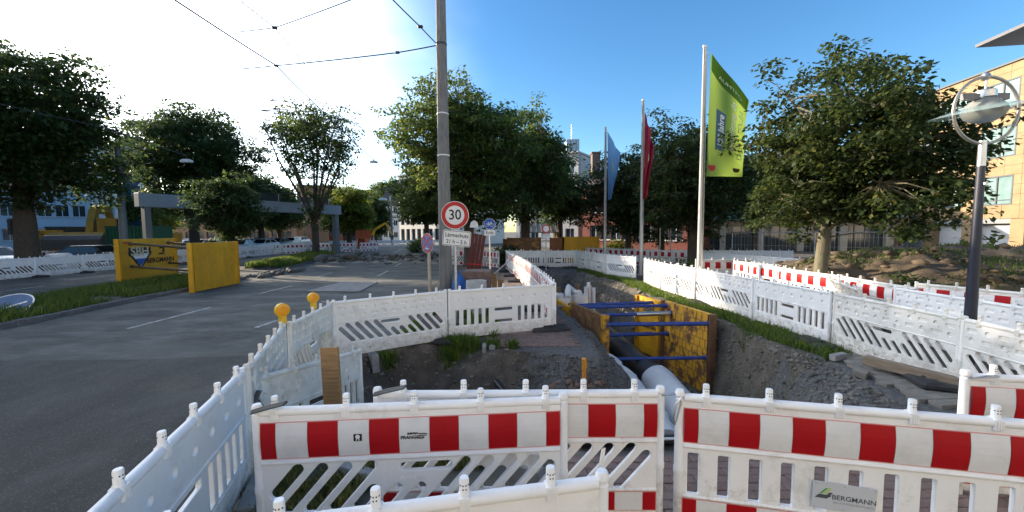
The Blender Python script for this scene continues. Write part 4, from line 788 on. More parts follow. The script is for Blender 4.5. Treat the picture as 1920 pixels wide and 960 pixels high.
wire([G(0, 195, zc), G(200, 240, zc), G(350, 292, zc)], 0.016, 'wire crossing in front of the big left tree', None)
for p in (J, G(745, 98.5, zc), G(788, 50, zc), K2): tag(MB().lathe([(0.012, -0.07), (0.04, -0.05), (0.04, 0.05), (0.012, 0.07)], 8, p, Matrix.Rotation(math.pi/2, 4, 'Y')).build('wire_insulator', DARKST, None, True), 'small dark insulator knot on an overhead wire', 'insulator', 'insulators on the overhead wires')
def hlamp(p, s, lab):
    t = thing('hanging_lamp', lab, 'street lamp', p); MB().prism([(-0.45*s, 0), (0.45*s, 0), (0.40*s, 0.16*s), (0.15*s, 0.24*s), (-0.15*s, 0.24*s), (-0.40*s, 0.16*s)], -0.14*s, 0.14*s, XZ).build('hood', SWHITE, t); MB().prism([(-0.4*s, -0.04*s), (0.4*s, -0.04*s), (0.43*s, 0), (-0.43*s, 0)], -0.11*s, 0.11*s, XZ).build('lens', mat('lamp_lens', (0.5, 0.5, 0.48), 0.3) if 'lamp_lens' not in MATS else MATS['lamp_lens'], t)
    MB().tube([(0, 0, 0.22*s), (0, 0, 0.45*s)], 0.02, 6).build('hanger', DARKST, t)
hlamp(U(701, 305, 28.4), 0.62, 'white lamp hanging from the wire above the middle of the road'); hlamp(U(350, 304, 28), 0.9, 'white lamp hanging before the tree behind the gantry'); hlamp(U(718, 375, 58), 1.3, 'white lamp hanging before the far grey-roofed house')
# ================================================================ traffic signs
def disc(parent, nm, r, m, y, n=40, r0=0.0, th=0.003):
    mb = MB(); RX = Matrix.Rotation(math.pi/2, 4, 'X')
    if r0 <= 0: mb.lathe([(r, 0), (r, th)], n, (0, y, 0), RX)
    else:
        v = []; 
        for rr_, yy_ in ((r0, y), (r, y), (r, y-th), (r0, y-th)):
            for k in range(n): v.append((rr_*math.cos(6.28318*k/n), yy_, rr_*math.sin(6.28318*k/n)))
        mb.add(v, [(a*n+k, a*n+(k+1) % n, ((a+1) % 4)*n+(k+1) % n, ((a+1) % 4)*n+k) for a in range(4) for k in range(n)])
    return mb.build(nm, m, parent)
def post(parent, x0, z0, x1, z1, r=0.03, m=STEEL): return MB().tube([(x0, 0.05, z0), (x1, 0.05, z1)], r, 10).build('post', m, parent, True)
def rplate(w_, h_, q): 
    o = []
    for cx, cz, a0 in ((w_/2-q, h_/2-q, 0), (-w_/2+q, h_/2-q, 90), (-w_/2+q, -h_/2+q, 180), (w_/2-q, -h_/2+q, 270)):
        for k in range(5): a = R(a0+k*22.5); o.append((cx+q*math.cos(a), cz+q*math.sin(a)))
    return o
Y30 = 8.3; c = U(853, 403.5, Y30); s30 = thing('speed_limit_sign', 'round speed limit sign reading 30 with a noise protection plate below', 'traffic sign', (c.x, Y30, 0), 0)
hd = bpy.data.objects.new('sign_face', None)
post(s30, -0.02, 0, -0.01, c.z+0.2)
fa = disc(s30, 'sign_face', 0.30, SWHITE, 0, 48); fa.location = (0, 0, c.z)
disc(fa, 'red_ring', 0.288, SRED, -0.003, 48, 0.205, 0.002); text('30', 0.30, Matrix.Translation((0, -0.0042, 0.0)) @ XZ, BLACK, fa, 'lettering', 0.001, sx=0.92, bold=0.004)
pl = MB().prism(rplate(0.61, 0.34, 0.04), 0, 0.004, XZ).build('plate', SWHITE, s30); pl.location = (0.03, -0.005, U(855, 447, Y30).z); pl.rotation_euler = (0, R(5.5), 0)
bo = MB(); oi_, oo = rplate(0.565, 0.295, 0.03), rplate(0.585, 0.315, 0.035); n_ = len(oi_); bo.add([(x, -0.0065, z) for x, z in oi_]+[(x, -0.0065, z) for x, z in oo], [(i, (i+1) % n_, n_+(i+1) % n_, n_+i) for i in range(n_)]); bo.build('border', BLACK, pl, fix=False)
text('Lärmschutz', 0.118, Matrix.Translation((0, -0.0065, 0.062)) @ XZ, BLACK, pl, 'lettering', 0.001, sx=0.92, bold=0.0015); text('21 h – 5 h', 0.118, Matrix.Translation((0, -0.0065, -0.078)) @ XZ, BLACK, pl, 'lettering', 0.001, sx=0.92, bold=0.0015)
c = U(801, 456, 11); ns = thing('no_stopping_sign', 'faded round no stopping sign on a pale post beside the concrete pole', 'traffic sign', (c.x, 11, 0), R(-42))
post(ns, 0.03, 0, 0.0, c.z-0.1, 0.05, mat('pale_post', (0.42, 0.37, 0.30), 0.8, 0.15)); fa = disc(ns, 'sign_face', 0.285, SWHITE, 0); fa.location = (0, 0, c.z); disc(fa, 'red_ring', 0.275, SREDF, -0.003, 40, 0.215, 0.002); disc(fa, 'blue_field', 0.21, SBLUEF, -0.003, 40)
cr = MB(); cr.box((0, -0.0075, 0.02), (0.42, 0.002, 0.05), 0, Matrix.Rotation(R(45), 4, 'Y')); cr.box((0, -0.0098, 0.02), (0.42, 0.002, 0.05), 0, Matrix.Rotation(R(-45), 4, 'Y')); cr.build('cross', SREDF, fa)
ar = MB(); ar.box((0.02, -0.0125, -0.15), (0.1, 0.002, 0.025)); ar.add([(-0.03, -0.0135, -0.185), (-0.03, -0.0135, -0.115), (-0.085, -0.0135, -0.15)], [(0, 1, 2)]); ar.build('arrow', SWHITE, fa, fix=False)
c = U(918, 420, 15); bs = thing('cycle_path_sign', 'round blue cycle path sign with an end plate below', 'traffic sign', (c.x, 15, 0)); post(bs, 0, 0, 0, c.z+0.1, 0.03); fa = disc(bs, 'sign_face', 0.215, SWHITE, 0); fa.location = (0, 0, c.z); disc(fa, 'blue_field', 0.205, SBLUE, -0.003)
bk = MB()
for x in (-0.085, 0.085): bk.tube([(x+0.06*math.cos(a*0.5236), -0.008, -0.035+0.06*math.sin(a*0.5236)) for a in range(13)], 0.007, 5)
for a, b in (((-0.085, -0.035), (-0.045, 0.045)), ((-0.045, 0.045), (0.055, 0.045)), ((0.055, 0.045), (0.085, -0.035)), ((-0.01, -0.035), (0.055, 0.045)), ((-0.085, -0.035), (-0.01, -0.035)), ((-0.045, 0.045), (-0.01, -0.035)), ((-0.06, 0.065), (-0.03, 0.065)), ((0.055, 0.045), (0.05, 0.075)), ((0.05, 0.075), (0.08, 0.08))): bk.tube([(a[0], -0.008, a[1]), (b[0], -0.008, b[1])], 0.008, 5)
bk.build('bicycle_symbol', SWHITE, fa); e_ = MB().prism(rplate(0.44, 0.22, 0.02), 0, 0.004, XZ).build('plate', SWHITE, bs, loc=(0, -0.004, c.z-0.34)); text('Ende', 0.15, Matrix.Translation((0, -0.0055, 0)) @ XZ, BLACK, e_, 'lettering', 0.001)
c = U(1024, 429, 20.6); cs_ = thing('closed_road_sign', 'round white sign with a red ring beside the rusty steel panel', 'traffic sign', (c.x, 20.6, 0)); post(cs_, 0, 0, 0, c.z, 0.03); fa = disc(cs_, 'sign_face', 0.23, SWHITE, 0); fa.location = (0, 0, c.z); disc(fa, 'red_ring', 0.225, SRED, -0.003, 40, 0.16, 0.002)
e_ = MB().prism(rplate(0.36, 0.27, 0.02), 0, 0.004, XZ).build('plate', SWHITE, cs_, loc=(0, -0.004, c.z-0.40))
text('Radfahrer', 0.07, Matrix.Translation((0, -0.0055, 0.07)) @ XZ, BLACK, e_, 'lettering', 0.001); text('frei', 0.07, Matrix.Translation((0, -0.0055, -0.03)) @ XZ, BLACK, e_, 'lettering', 0.001)
sb = U(889, 422, 19); sg = thing('small_sign', 'small pale sign on a slim post below the big tree', 'traffic sign', (sb.x, 19, 0)); post(sg, 0, 0, 0, sb.z, 0.025); MB().prism([(-0.22, -0.12), (0.22, -0.12), (0.16, 0.14), (0, 0.24), (-0.16, 0.14)], 0, 0.01, XZ).build('sign_face', SWHITE, sg, loc=(0, 0, sb.z))
c = G(4, 578, 0.28); ls = thing('fallen_sign', 'blue keep-right sign lying tilted in the median grass', 'traffic sign', c, 0); fa = disc(ls, 'sign_face', 0.56, mat('dull_sign_blue', (0.03, 0.10, 0.22), 0.5, 0.2, 5, dirt=(0.2, 0.2, 0.2), damt=0.5), 0, 40); disc(fa, 'rim', 0.565, STEEL, -0.003, 40, 0.535, 0.003)
aw = MB(); aw.box((0.03, -0.007, -0.03), (0.85, 0.003, 0.06), 0, Matrix.Rotation(R(-38), 4, 'Y')); aw.build('arrow', STEEL, fa); fa.rotation_euler = (R(-58), 0, R(12))
MB().box((0.62, 0.25, -0.12), (0.25, 0.3, 0.22), 0, Matrix.Rotation(R(25), 4, 'Z'), 0.03).build('base_block', RUBBER, ls)
# ================================================================ flagpoles and flags
def flagpole(px, topy, Y, r, lab):
    b = U(px[0], 480, Y); t_ = U(px[1], topy, Y); t = thing('flagpole', lab, 'flagpole', (b.x+0.02, Y, 0)); dx = 0.0
    MB().lathe([(r*1.15, 0), (r, 0.5), (r*0.62, t_.z-0.05), (r*0.7, t_.z-0.04), (r*0.7, t_.z), (r*0.3, t_.z+0.03)], 14).build('pole', ALU, t, True); MB().box((0, 0, 0.02), (0.4, 0.4, 0.04)).build('base_plate', STEEL, t)
    ro = MB().tube([(r*0.9, -0.03, 0.8), (r*0.8, -0.03, t_.z-0.2)], 0.008, 5); ro.build('halyard', SWHITE, t); return Vector((b.x+0.02, Y, 0)), t_.z
def clothmat(name, c, c2):
    m = leafmat(name, c, c, 0.5); return m
def flag(name, lab, corners, m, folds, amp, seed, nu=22, nv=36):
    TL, TR, BR, BL = [Vector(c) for c in corners]
    def fn(u, v, off=0.0):                     # u 0..1 away from pole, v 0..1 downwards
        p = TL.lerp(TR, u).lerp(BL.lerp(BR, u), v)
        wv = amp*u*(math.sin(folds*6.28*u+v*2.2+seed)+0.5*math.sin(folds*9.1*u-v*4+seed*2))+amp*0.4*math.sin(v*9+u*5+seed)*u
        return p+Vector((0, wv+off, 0.0))
    vs = np.array([tuple(fn(i/nu, j/nv)) for j in range(nv+1) for i in range(nu+1)]); k = np.arange((nu+1)*(nv+1)).reshape(nv+1, nu+1); fs = np.stack([k[:-1, :-1], k[1:, :-1], k[1:, 1:], k[:-1, 1:]], -1).reshape(-1, 4)
    o = raw(name, vs, fs, m, None, None, True); tag(o, lab, 'flag'); return o, fn
FG = clothmat('green_flag_cloth', (0.15, 0.245, 0.045), None); FGD = clothmat('dark_green_cloth', (0.075, 0.16, 0.02), None); FB = clothmat('blue_flag_cloth', (0.17, 0.30, 0.50), None); FR = clothmat('red_flag_cloth', (0.32, 0.015, 0.02), None)
Y3 = 13.0; p3, z3 = flagpole((1311, 1330), 86, Y3, 0.095, 'tall aluminium flagpole flying the green banner'); Y2 = 18.3; p2, z2 = flagpole((1201, 1207), 187, Y2, 0.09, 'aluminium flagpole flying the red banner'); Y1 = 23.0; p1, z1 = flagpole((1133, 1138), 238, Y1, 0.09, 'aluminium flagpole flying the blue banner')
gl, fn = flag('banner', 'lime green banner with white lettering on the tall flagpole', [U(1333, 98, Y3), U(1404, 190, Y3-0.2), U(1394, 331, Y3-0.25), U(1324, 331, Y3)], [FG], 0.9, 0.07, 0.6, 40, 70)
def onflag(cu, cv, s, rot):                    # place flat text on the cloth; flag is ~1.3 m x 3.5 m
    def f(co):
        x, y = co.x*s, co.y*s
        if rot: x, y = -y, x
        return fn(min(0.99, cu+x/1.25), cv-y/3.2, -0.055)
    return f
WT = mat('flag_white', (0.80, 0.82, 0.76), 0.8, 0.04); mat('flag_pale', (0.50, 0.60, 0.36), 0.8, 0.04)
bx_ = MB(); nb = 10
for i in range(nb):
    v0, v1 = 0.40+0.36*i/nb, 0.40+0.36*(i+1)/nb; bx_.add([fn(0.20, v0, -0.018), fn(0.44, v0, -0.018), fn(0.44, v1, -0.018), fn(0.20, v1, -0.018)], [(0, 1, 2, 3)])
bx_.build('print_box', mat('flag_greyblue', (0.09, 0.17, 0.22), 0.8, 0.05), gl, fix=False)
for j, (u0, u1, v0, v1) in enumerate(((0.02, 0.98, 0.004, 0.13),)):
    q = MB()
    for i in range(14):
        a, b = u0+(u1-u0)*i/14, u0+(u1-u0)*(i+1)/14; q.add([fn(a, v0, -0.016), fn(b, v0, -0.016), fn(b, v1+0.05*math.sin(b*3), -0.016), fn(a, v1+0.05*math.sin(a*3), -0.016)], [(0, 1, 2, 3)])
    q.build('print_band', FGD, gl, fix=False)
text('100 Jahre', 0.25, None, WT, gl, 'lettering', 0, fn=onflag(0.325, 0.58, 1.0, True), bold=0.006); text('Unterstützung, die', 0.22, None, WT, gl, 'lettering', 0, fn=onflag(0.60, 0.49, 1.0, True)); text('DAS      TEN.BA', 0.27, None, MATS['flag_pale'], gl, 'lettering', 0, fn=onflag(0.83, 0.52, 1.0, True))
text('AUMTPO', 0.16, None, MATS['flag_pale'], gl, 'lettering', 0, fn=onflag(0.5, 0.125, 1.0, False), sx=1.1)
def crest(u, v, w_, h_, m, nm):
    pts = [(-1, 1), (1, 1), (1, 0), (0.6, -0.7), (0, -1), (-0.6, -0.7), (-1, 0)]; MB().add([fn(u+x*w_/2, v-y*h_/2, -0.02) for x, y in pts], [tuple(range(7))]).build(nm, m, gl, fix=False)
crest(0.13, 0.93, 0.18, 0.055, SRED, 'crest'); crest(0.80, 0.93, 0.2, 0.05, mat('crest_brown', (0.09, 0.05, 0.02), 0.8), 'crest')
bl_, bfn = flag('banner', 'pale blue banner hanging from the flagpole farthest from the green one', [U(1139, 246, Y1), U(1163, 290, Y1-0.3), U(1148, 372, Y1-0.3), U(1140, 376, Y1)], [FB], 1.6, 0.13, 2.0)
rd_, rfn = flag('banner', 'dark red banner hanging in narrow folds', [U(1209, 208, Y2), U(1226, 270, Y2-0.35), U(1211, 372, Y2-0.2), U(1203, 374, Y2)], [FR], 1.8, 0.15, 4.0)
for nm, f_, par, us in (('lettering', bfn, bl_, 0.55), ('lettering', rfn, rd_, 0.6)):
    text('Stadt' if par is bl_ else 'ver', 0.30, None, MATS['flag_pale'], par, nm, 0, fn=(lambda co, f_=f_, us=us: f_(min(0.98, us-co.y/1.0), 0.42-co.x/3.4, -0.012)))
# ================================================================ street lamp on the right
YL = 5.45; b = U(1815, 600, YL); tp = U(1838, 268, YL); lp = thing('street_lamp', 'dark blue street lamp post with a steel ring and glass bowl', 'street lamp', (b.x+0.03, YL, 0))
NAVY = mat('navy_paint', (0.012, 0.016, 0.030), 0.5, 0.1, 5, dirt=(0.1, 0.1, 0.1), damt=0.3)
zt_ = tp.z; MB().lathe([(0.078, 0), (0.076, 0.5), (0.066, 0.9), (0.043, zt_-0.32)], 16).build('post', NAVY, lp, True); MB().lathe([(0.045, zt_-0.32), (0.042, zt_), (0.042, zt_+0.03)], 16).build('sleeve', GALV, lp, True)
MB().box((0, -0.07, U(1836, 285+60, YL).z), (0.04, 0.02, 0.03)).build('number_tag', SWHITE, lp)
rc = U(1849, 207, YL); dz = rc.z; ox = rc.x-(b.x+0.03); Rr = 0.455
MB().tube([(ox+Rr*math.cos(k*0.19635), 0, dz+Rr*math.sin(k*0.19635)) for k in range(33)], 0.02, 10).build('ring', mat('ring_steel', (0.30, 0.30, 0.28), 0.4, 0.1, 8, metal=0.7), lp, True)
MB().lathe([(0.001, -0.055), (0.04, -0.04), (0.055, 0), (0.04, 0.04), (0.001, 0.055)], 12, (ox-0.04, 0, dz+Rr)).build('ball', GALV, lp, True)
MB().tube([(ox-0.03, 0, dz+Rr), (ox-0.03, 0, dz+0.24)], 0.014, 8).build('hanger', GALV, lp, True)
MB().lathe([(0.10, 0.16), (0.115, 0.17), (0.11, 0.26), (0.09, 0.275)], 18, (ox-0.03, 0, dz)).build('cap', GALV, lp, True); [MB().box((ox+q_, 0, dz+0.185), (0.22, 0.06, 0.085)).build('gear_box', MATS.get('lamp_grey') or mat('lamp_grey', (0.12, 0.12, 0.13), 0.5), lp) for q_ in (-0.23, 0.17)]
FRG = bpy.data.materials.new('frosted_glass'); FRG.use_nodes = True; q = FRG.node_tree.nodes['Principled BSDF']; q.inputs['Base Color'].default_value = (0.42, 0.44, 0.42, 1); q.inputs['Roughness'].default_value = 0.25; q.inputs['Transmission Weight'].default_value = 0.55; q.inputs['IOR'].default_value = 1.1
GGL = bpy.data.materials.new('green_tint_glass'); GGL.use_nodes = True; q = GGL.node_tree.nodes['Principled BSDF']; q.inputs['Base Color'].default_value = (0.55, 0.72, 0.68, 1); q.inputs['Roughness'].default_value = 0.12; q.inputs['Alpha'].default_value = 0.26
MB().lathe([(0.09, 0.165), (0.15, 0.12), (0.215, 0.03), (0.225, -0.02), (0.19, -0.10), (0.11, -0.155), (0.02, -0.17)], 24, (ox-0.03, 0, dz)).build('glass_bowl', FRG, lp, True)
v = []; 
dm = MB().lathe([(0.20, 0.07), (0.36, 0.035), (0.545, -0.015), (0.555, -0.02), (0.54, -0.025), (0.36, 0.025), (0.20, 0.06)], 40, (ox-0.03, 0, dz-0.0), Matrix.Rotation(R(-7), 4, 'Y') @ Matrix.Rotation(R(3), 4, 'X')); dm.build('glass_disc', GGL, lp, True)
MB().box((ox-Rr+0.03, 0, dz+0.06), (0.05, 0.03, 0.02)).box((ox+Rr-0.02, 0, dz+0.02), (0.06, 0.03, 0.02)).build('clamp', DARKST, lp)
# ================================================================ gantry over the left carriageway
GREYP = mat('gantry_grey', (0.22, 0.26, 0.29), 0.5, 0.06, 2, dirt=(0.12, 0.13, 0.13), damt=0.4); GREYD = mat('gantry_dark', (0.12, 0.14, 0.15), 0.5, 0.08, 2)
ga = thing('sign_gantry', 'grey sign gantry spanning the left carriageway', 'gantry', (-24.0, 25.5, 0)); A0 = U(265, 375, 25.5); B0 = U(631, 380, 39)
d = Vector((B0.x-A0.x, 13.5, 0)); L = d.length; an = math.atan2(d.y, d.x); Rz_ = Matrix.Rotation(an, 4, 'Z'); ga.location = (A0.x, 25.5, 0); ga.rotation_euler = (0, 0, an)
zb0, zb1 = U(265, 388, 25.5).z, U(265, 362, 25.5).z
MB().box((L/2, 0, (zb0+zb1)/2), (L+0.5, 0.7, zb1-zb0), ch=0.02).build('beam', GREYP, ga); MB().box((0.2, 0, zb0/2), (0.34, 0.5, zb0)).build('post', GREYD, ga); MB().box((L-0.2, 0, zb0/2), (0.42, 0.5, zb0)).build('post', GREYD, ga)
for s0, s1 in ((0.34, 0.60), (0.74, 0.93)):
    MB().box((L*(s0+s1)/2, -0.1, zb1+0.34), (L*(s1-s0), 0.22, 0.62), ch=0.02).build('sign_box', mat('sign_box_dark', (0.02, 0.03, 0.035), 0.3) if 'sign_box_dark' not in MATS else MATS['sign_box_dark'], ga)
    fr = MB()
    for sx in (s0+0.001, (s0+s1)/2, s1-0.001): fr.box((L*sx, -0.22, zb1+0.34), (0.05, 0.03, 0.66))
    fr.build('sign_frame', STEEL, ga)
lm = U(232, 440, 23.5); tl = thing('catenary_mast', 'grey steel mast beside the gantry below the big left tree', 'mast', (lm.x, 23.5, 0)); MB().lathe([(0.24, 0), (0.22, 0.5), (0.16, 6.8), (0.15, 7.4)], 12).build('shaft', GREYD, tl, True); MB().lathe([(0.32, 0), (0.32, 0.12), (0.25, 0.16)], 12).build('base', GREYD, tl)
# ================================================================ timber and odds and ends round the pit
bd = MB().box((0, 0, 0), (0.21, 0.035, 1.35), ch=0.004).build('timber_board', WOOD); bd.location = (-1.90, 3.95, 0.26); bd.rotation_euler = (R(-4), R(-5), R(-12)); tag(bd, 'wide brown timber board leaning upright on the slipped barrier', 'board')
q0, q1 = G(1614, 690, 0.05), G(1792, 735, 0.05); d = q1-q0
bm_ = MB().box((0, 0, 0), (d.length, 0.13, 0.13), ch=0.006).build('timber_beam', WOODD); bm_.location = (q0+q1)/2+Vector((0.05, 0, 0.12)); bm_.rotation_euler = (0, R(1), math.atan2(d.y, d.x)); tag(bm_, 'squared timber beam lying on the grey paving under the fence', 'beam')
foot(5.62, 5.15, R(70), 'black rubber foot beside the timber beam on the grey paving', None, 0.045)
bl = MB().box((0, 0, 0), (0.32, 0.10, 0.10), ch=0.008).build('kerb_block', STONE); bl.location = (5.32, 6.15, 0.06); bl.rotation_euler = (0, 0, R(20)); tag(bl, 'grey concrete block at the end of the timber beam', 'concrete block')
bl = MB().box((0, 0, 0), (0.2, 0.16, 0.09), ch=0.006).build('loose_paver', PAVERG); bl.location = (5.05, 5.45, 0.06); bl.rotation_euler = (R(8), R(-6), R(35)); tag(bl, 'loose grey paver lying on the dark gravel edge', 'paver')
for i, (x, y, z, a, s) in enumerate(((-0.52, 6.90, -0.06, 4, (0.07, 0.2, 0.28)), (-0.36, 6.96, 0.02, -12, (0.10, 0.22, 0.1)), (-2.45, 6.6, -0.1, 30, (0.12, 0.5, 0.3)), (-2.1, 3.0, 0.06, 20, (0.12, 0.6, 0.12)), (-1.2, 3.15, 0.05, 75, (0.1, 0.7, 0.1)), (0.1, 3.1, 0.1, 60, (0.1, 0.3, 0.22)))):
    k = MB().box((0, 0, 0), s, ch=0.008).build('kerb_block', STONE); k.location = (x, y, z); k.rotation_euler = (R(rnd.uniform(-8, 8)), R(rnd.uniform(-8, 8)), R(a))
    tag(k, ('upright grey edging stone on the rim of the pit by the red paving', 'short edging stone lying by the corner of the red paving', 'big grey kerb stone at the left rim of the pit', 'grey kerb stone lying behind the sticker barrier near the road', 'long kerb stone lying in the dry grass behind the sticker barrier', 'tilted kerb stone at the edge of the near red paving')[i], 'kerb stone')
for i, (x, y, l, a) in enumerate(((5.9, 5.9, 0.5, 80), (5.1, 12.2, 0.9, 84))):
    k = MB().box((0, 0, 0), (l, 0.2, 0.05), ch=0.005).build('wood_plank', WOODD); k.location = (x, y, 0.06); k.rotation_euler = (0, 0, R(a)); tag(k, ('short plank under the verge fence near the beam', 'pale plank lying in the grass under the verge fence')[i], 'plank')
stp = thing('tie_strap', 'grey strap knotted on the post of the slipped barrier', 'strap', (-2.33, 3.38, 0.62)); MB().tube([(-0.05, -0.04, 0.1), (0.04, -0.05, 0.02), (0.05, 0.0, -0.04), (0.0, -0.06, -0.1), (0.03, -0.05, -0.3)], [0.02, 0.035, 0.03, 0.03, 0.012], 7).tube([(0.06, -0.03, 0.12), (0.02, -0.06, 0.0), (-0.04, -0.05, -0.06)], 0.022, 7).build('webbing', mat('strap_grey', (0.09, 0.09, 0.095), 0.85, 0.2), stp, True)
tt = MB().tube([(0, 0, 0), (0.01, 0, 1.05), (0.01, 0, 1.1)], [0.055, 0.05, 0.045], 8).build('white_post', WHITE2); tt.location = (-2.36, 3.36, -0.15); tag(tt, 'worn white plastic post beside the strap and the slipped barrier', 'post')
# material store by the concrete pole
SY = 11.2
def sack(p, s, m, lab, seed, name='sack'):
    mb = MB(); n = 18; prof = [(0.02, -1), (0.55, -0.98), (0.95, -0.75), (1.0, -0.2), (0.85, 0.35), (0.5, 0.75), (0.16, 0.92), (0.14, 1.0), (0.22, 1.1), (0.02, 1.12)]; mb.lathe(prof, n)
    for i, v in enumerate(mb.v):
        a = math.atan2(v[1], v[0]); w_ = 1+0.16*float(vnoise(3*math.cos(a)+seed, 3*v[2]+2*math.sin(a)+9, 0.9, seed))*2; mb.v[i] = (v[0]*w_*s[0], v[1]*w_*s[1], (v[2]+1)*s[2])
    tag(mb.build(name, m, None, True, loc=p), lab, 'sack')
sack((U(861, 520, 10.6).x, 10.6, 0), (0.24, 0.24, 0.5), mat('blue_tarp', (0.02, 0.10, 0.32), 0.5, 0.2, 6, 0.4, 8), 'blue plastic sack leaning behind the speed limit sign', 3); sack((U(856, 540, 9.8).x, 9.8, 0), (0.16, 0.16, 0.32), mat('yellow_bag', (0.45, 0.38, 0.06), 0.6, 0.2, 6, 0.4, 8), 'small yellow bag at the foot of the speed limit sign', 5)
rg = MB(); n = 24; r0, r1, hh = 0.21, 0.27, 0.86; vv = []
for rr_, z in ((r1, 0), (r1, hh), (r0, hh), (r0, 0)):
    for k in range(n): vv.append((rr_*math.cos(6.28318*k/n), rr_*math.sin(6.28318*k/n), z))
rg.add(vv, [(a*n+k, a*n+(k+1) % n, ((a+1) % 4)*n+(k+1) % n, ((a+1) % 4)*n+k) for a in range(4) for k in range(n)]); tag(rg.build('concrete_ring', mat('pale_concrete', (0.42, 0.43, 0.43), 0.8, 0.1, 4, 0.2, 50), None, True, loc=(U(893, 530, 10.0).x, 10.0, 0)), 'pale grey concrete pipe ring standing on end before the brick stack', 'concrete ring')
ps = thing('brick_stack', 'stack of dark red paving bricks on a pallet behind the concrete ring', 'brick stack', (U(895, 520, SY).x, SY, 0)); MB().box((0, 0, 0.06), (0.85, 0.85, 0.12)).build('pallet', WOODD, ps)
b0 = MB().box((0, 0, 0), (0.195, 0.095, 0.095), ch=0.005).build('brick', PAVER, ps); f_ = True
for j in range(9):
    for i in range(4):
        for k in range(2):
            o = b0 if f_ else b0.copy()
            if not f_: col.objects.link(o); o.parent = ps
            f_ = False; o.location = (-0.3+i*0.2+rnd.uniform(-0.006, 0.006)+(0.03 if j % 2 else 0), -0.33+k*0.1+rnd.uniform(-0.006, 0.006), 0.17+j*0.0985)
MB().box((0.01, 0.12, 0.565), (0.76, 0.55, 0.88)).build('stack_core', PAVER, ps)
rb = thing('board_bundle', 'bundle of dark red boards leaning upright with a red strap', 'board bundle', (U(878, 505, 12.2).x-0.1, 12.2, 0), 0); MRB = mat('dark_red_board', (0.10, 0.028, 0.024), 0.65, 0.2, 4, aniso=(1, 1, 0.3)); Rl = Matrix.Rotation(R(9), 4, 'Y')
for i in range(4): MB().box((0.12+i*0.115, 0.03*i, 1.05), (0.108, 0.04, 2.1-0.05*i), 0, Rl).build('board', MRB, rb)
MB().box((0.31, -0.03, 1.10), (0.52, 0.02, 0.035), 0, Matrix.Rotation(R(2), 4, 'Y')).build('strap', SRED, rb)
for i, (px_, l, h_) in enumerate(((927, 0.14, 0.9), (939, 0.16, 0.72))): k = U(px_, 530, 11.4); tag(MB().box((0, 0, h_/2), (l, 0.14, h_), ch=0.006).box((0.08, 0.1, h_*0.35), (0.3, 0.1, 0.1)).build('timber_block', WOOD, None, loc=(k.x, 11.4, 0)), ('tall upright timber block beside the brick stack', 'low timber block beside the brick stack')[i], 'timber')
tag(MB().tube([U(926, 514, 11.2), U(978, 468, 13.6)], 0.02, 8).build('leaning_pole', mat('pale_pole', (0.35, 0.32, 0.27), 0.7)), 'thin pale pole slanting over the pavement beside the brick stack', 'pole')
# far steel panels behind the trench end
def panelbox(x0, x1, y0, y1, Y, m, lab, grp=None):
    a, b = U(x0, y0, Y), U(x1, y1, Y); w_, h_ = b.x-a.x, a.z; t = thing('steel_panel', lab, 'steel panel', ((a.x+b.x)/2, Y, 0), 0, grp); MB().box((0, 0, h_/2), (w_, 0.1, h_), ch=0.01).build('plate', m, t)
    r_ = MB()
    for k in range(1, 5): r_.box((0, -0.055, h_*k/5), (w_*0.98, 0.02, 0.03))
    r_.build('ribs', m, t); MB().box((-w_/2-0.06, 0, h_/2), (0.12, 0.2, h_+0.04)).build('rail', m, t); MB().box((w_/2+0.06, 0, h_/2), (0.12, 0.2, h_+0.04)).build('rail', m, t)
panelbox(954, 1011, 446, 470, 25, RUST, 'rust brown steel panel behind the far barriers'); panelbox(1034, 1054, 446, 470, 26, mat('orange_rust', (0.26, 0.10, 0.045), 0.8, 0.25, 2), 'narrow orange brown steel panel beside the yellow one'); panelbox(1057, 1120, 444, 470, 26, YEL, 'yellow steel panel standing behind the far barriers'); panelbox(946, 953, 448, 470, 27, RUST, 'slim dark steel panel edge beside the rust brown one')
# ================================================================ trees
def crown(parent, name, clusters, per, leaf, spread, m, seed, flat=0.5, droop=0.35):
    rr = np.random.RandomState(seed); C = np.repeat(clusters, per, 0); n = len(C)
    off = rr.randn(n, 3); off /= np.linalg.norm(off, axis=1)[:, None]+1e-6; off *= (rr.rand(n)**0.45)[:, None]*spread; off[:, 2] *= flat
    P = C+off; s = leaf*(0.6+0.8*rr.rand(n)); az = np.arctan2(off[:, 1], off[:, 0])+rr.randn(n)*0.7; dp = -droop+rr.randn(n)*0.45
    d = np.stack([np.cos(az)*np.cos(dp), np.sin(az)*np.cos(dp), np.sin(dp)], -1); up = np.stack([rr.randn(n)*0.35, rr.randn(n)*0.35, np.ones(n)], -1); sd_ = np.cross(d, up); sd_ /= np.linalg.norm(sd_, axis=1)[:, None]+1e-6; nr = np.cross(sd_, d)
    L = s[:, None]; v0 = P; v1 = P+d*L*0.5+sd_*L*0.34-nr*L*0.06; v2 = P+d*L*1.05-nr*L*0.12; v3 = P+d*L*0.5-sd_*L*0.34-nr*L*0.06
    vs = np.stack([v0, v1, v2, v3], 1).reshape(-1, 3); k = np.arange(n)[:, None]*4; fs = np.concatenate([k+np.array([0, 1, 2]), k+np.array([0, 2, 3])], 0)
    return raw(name, vs, fs, m, parent)
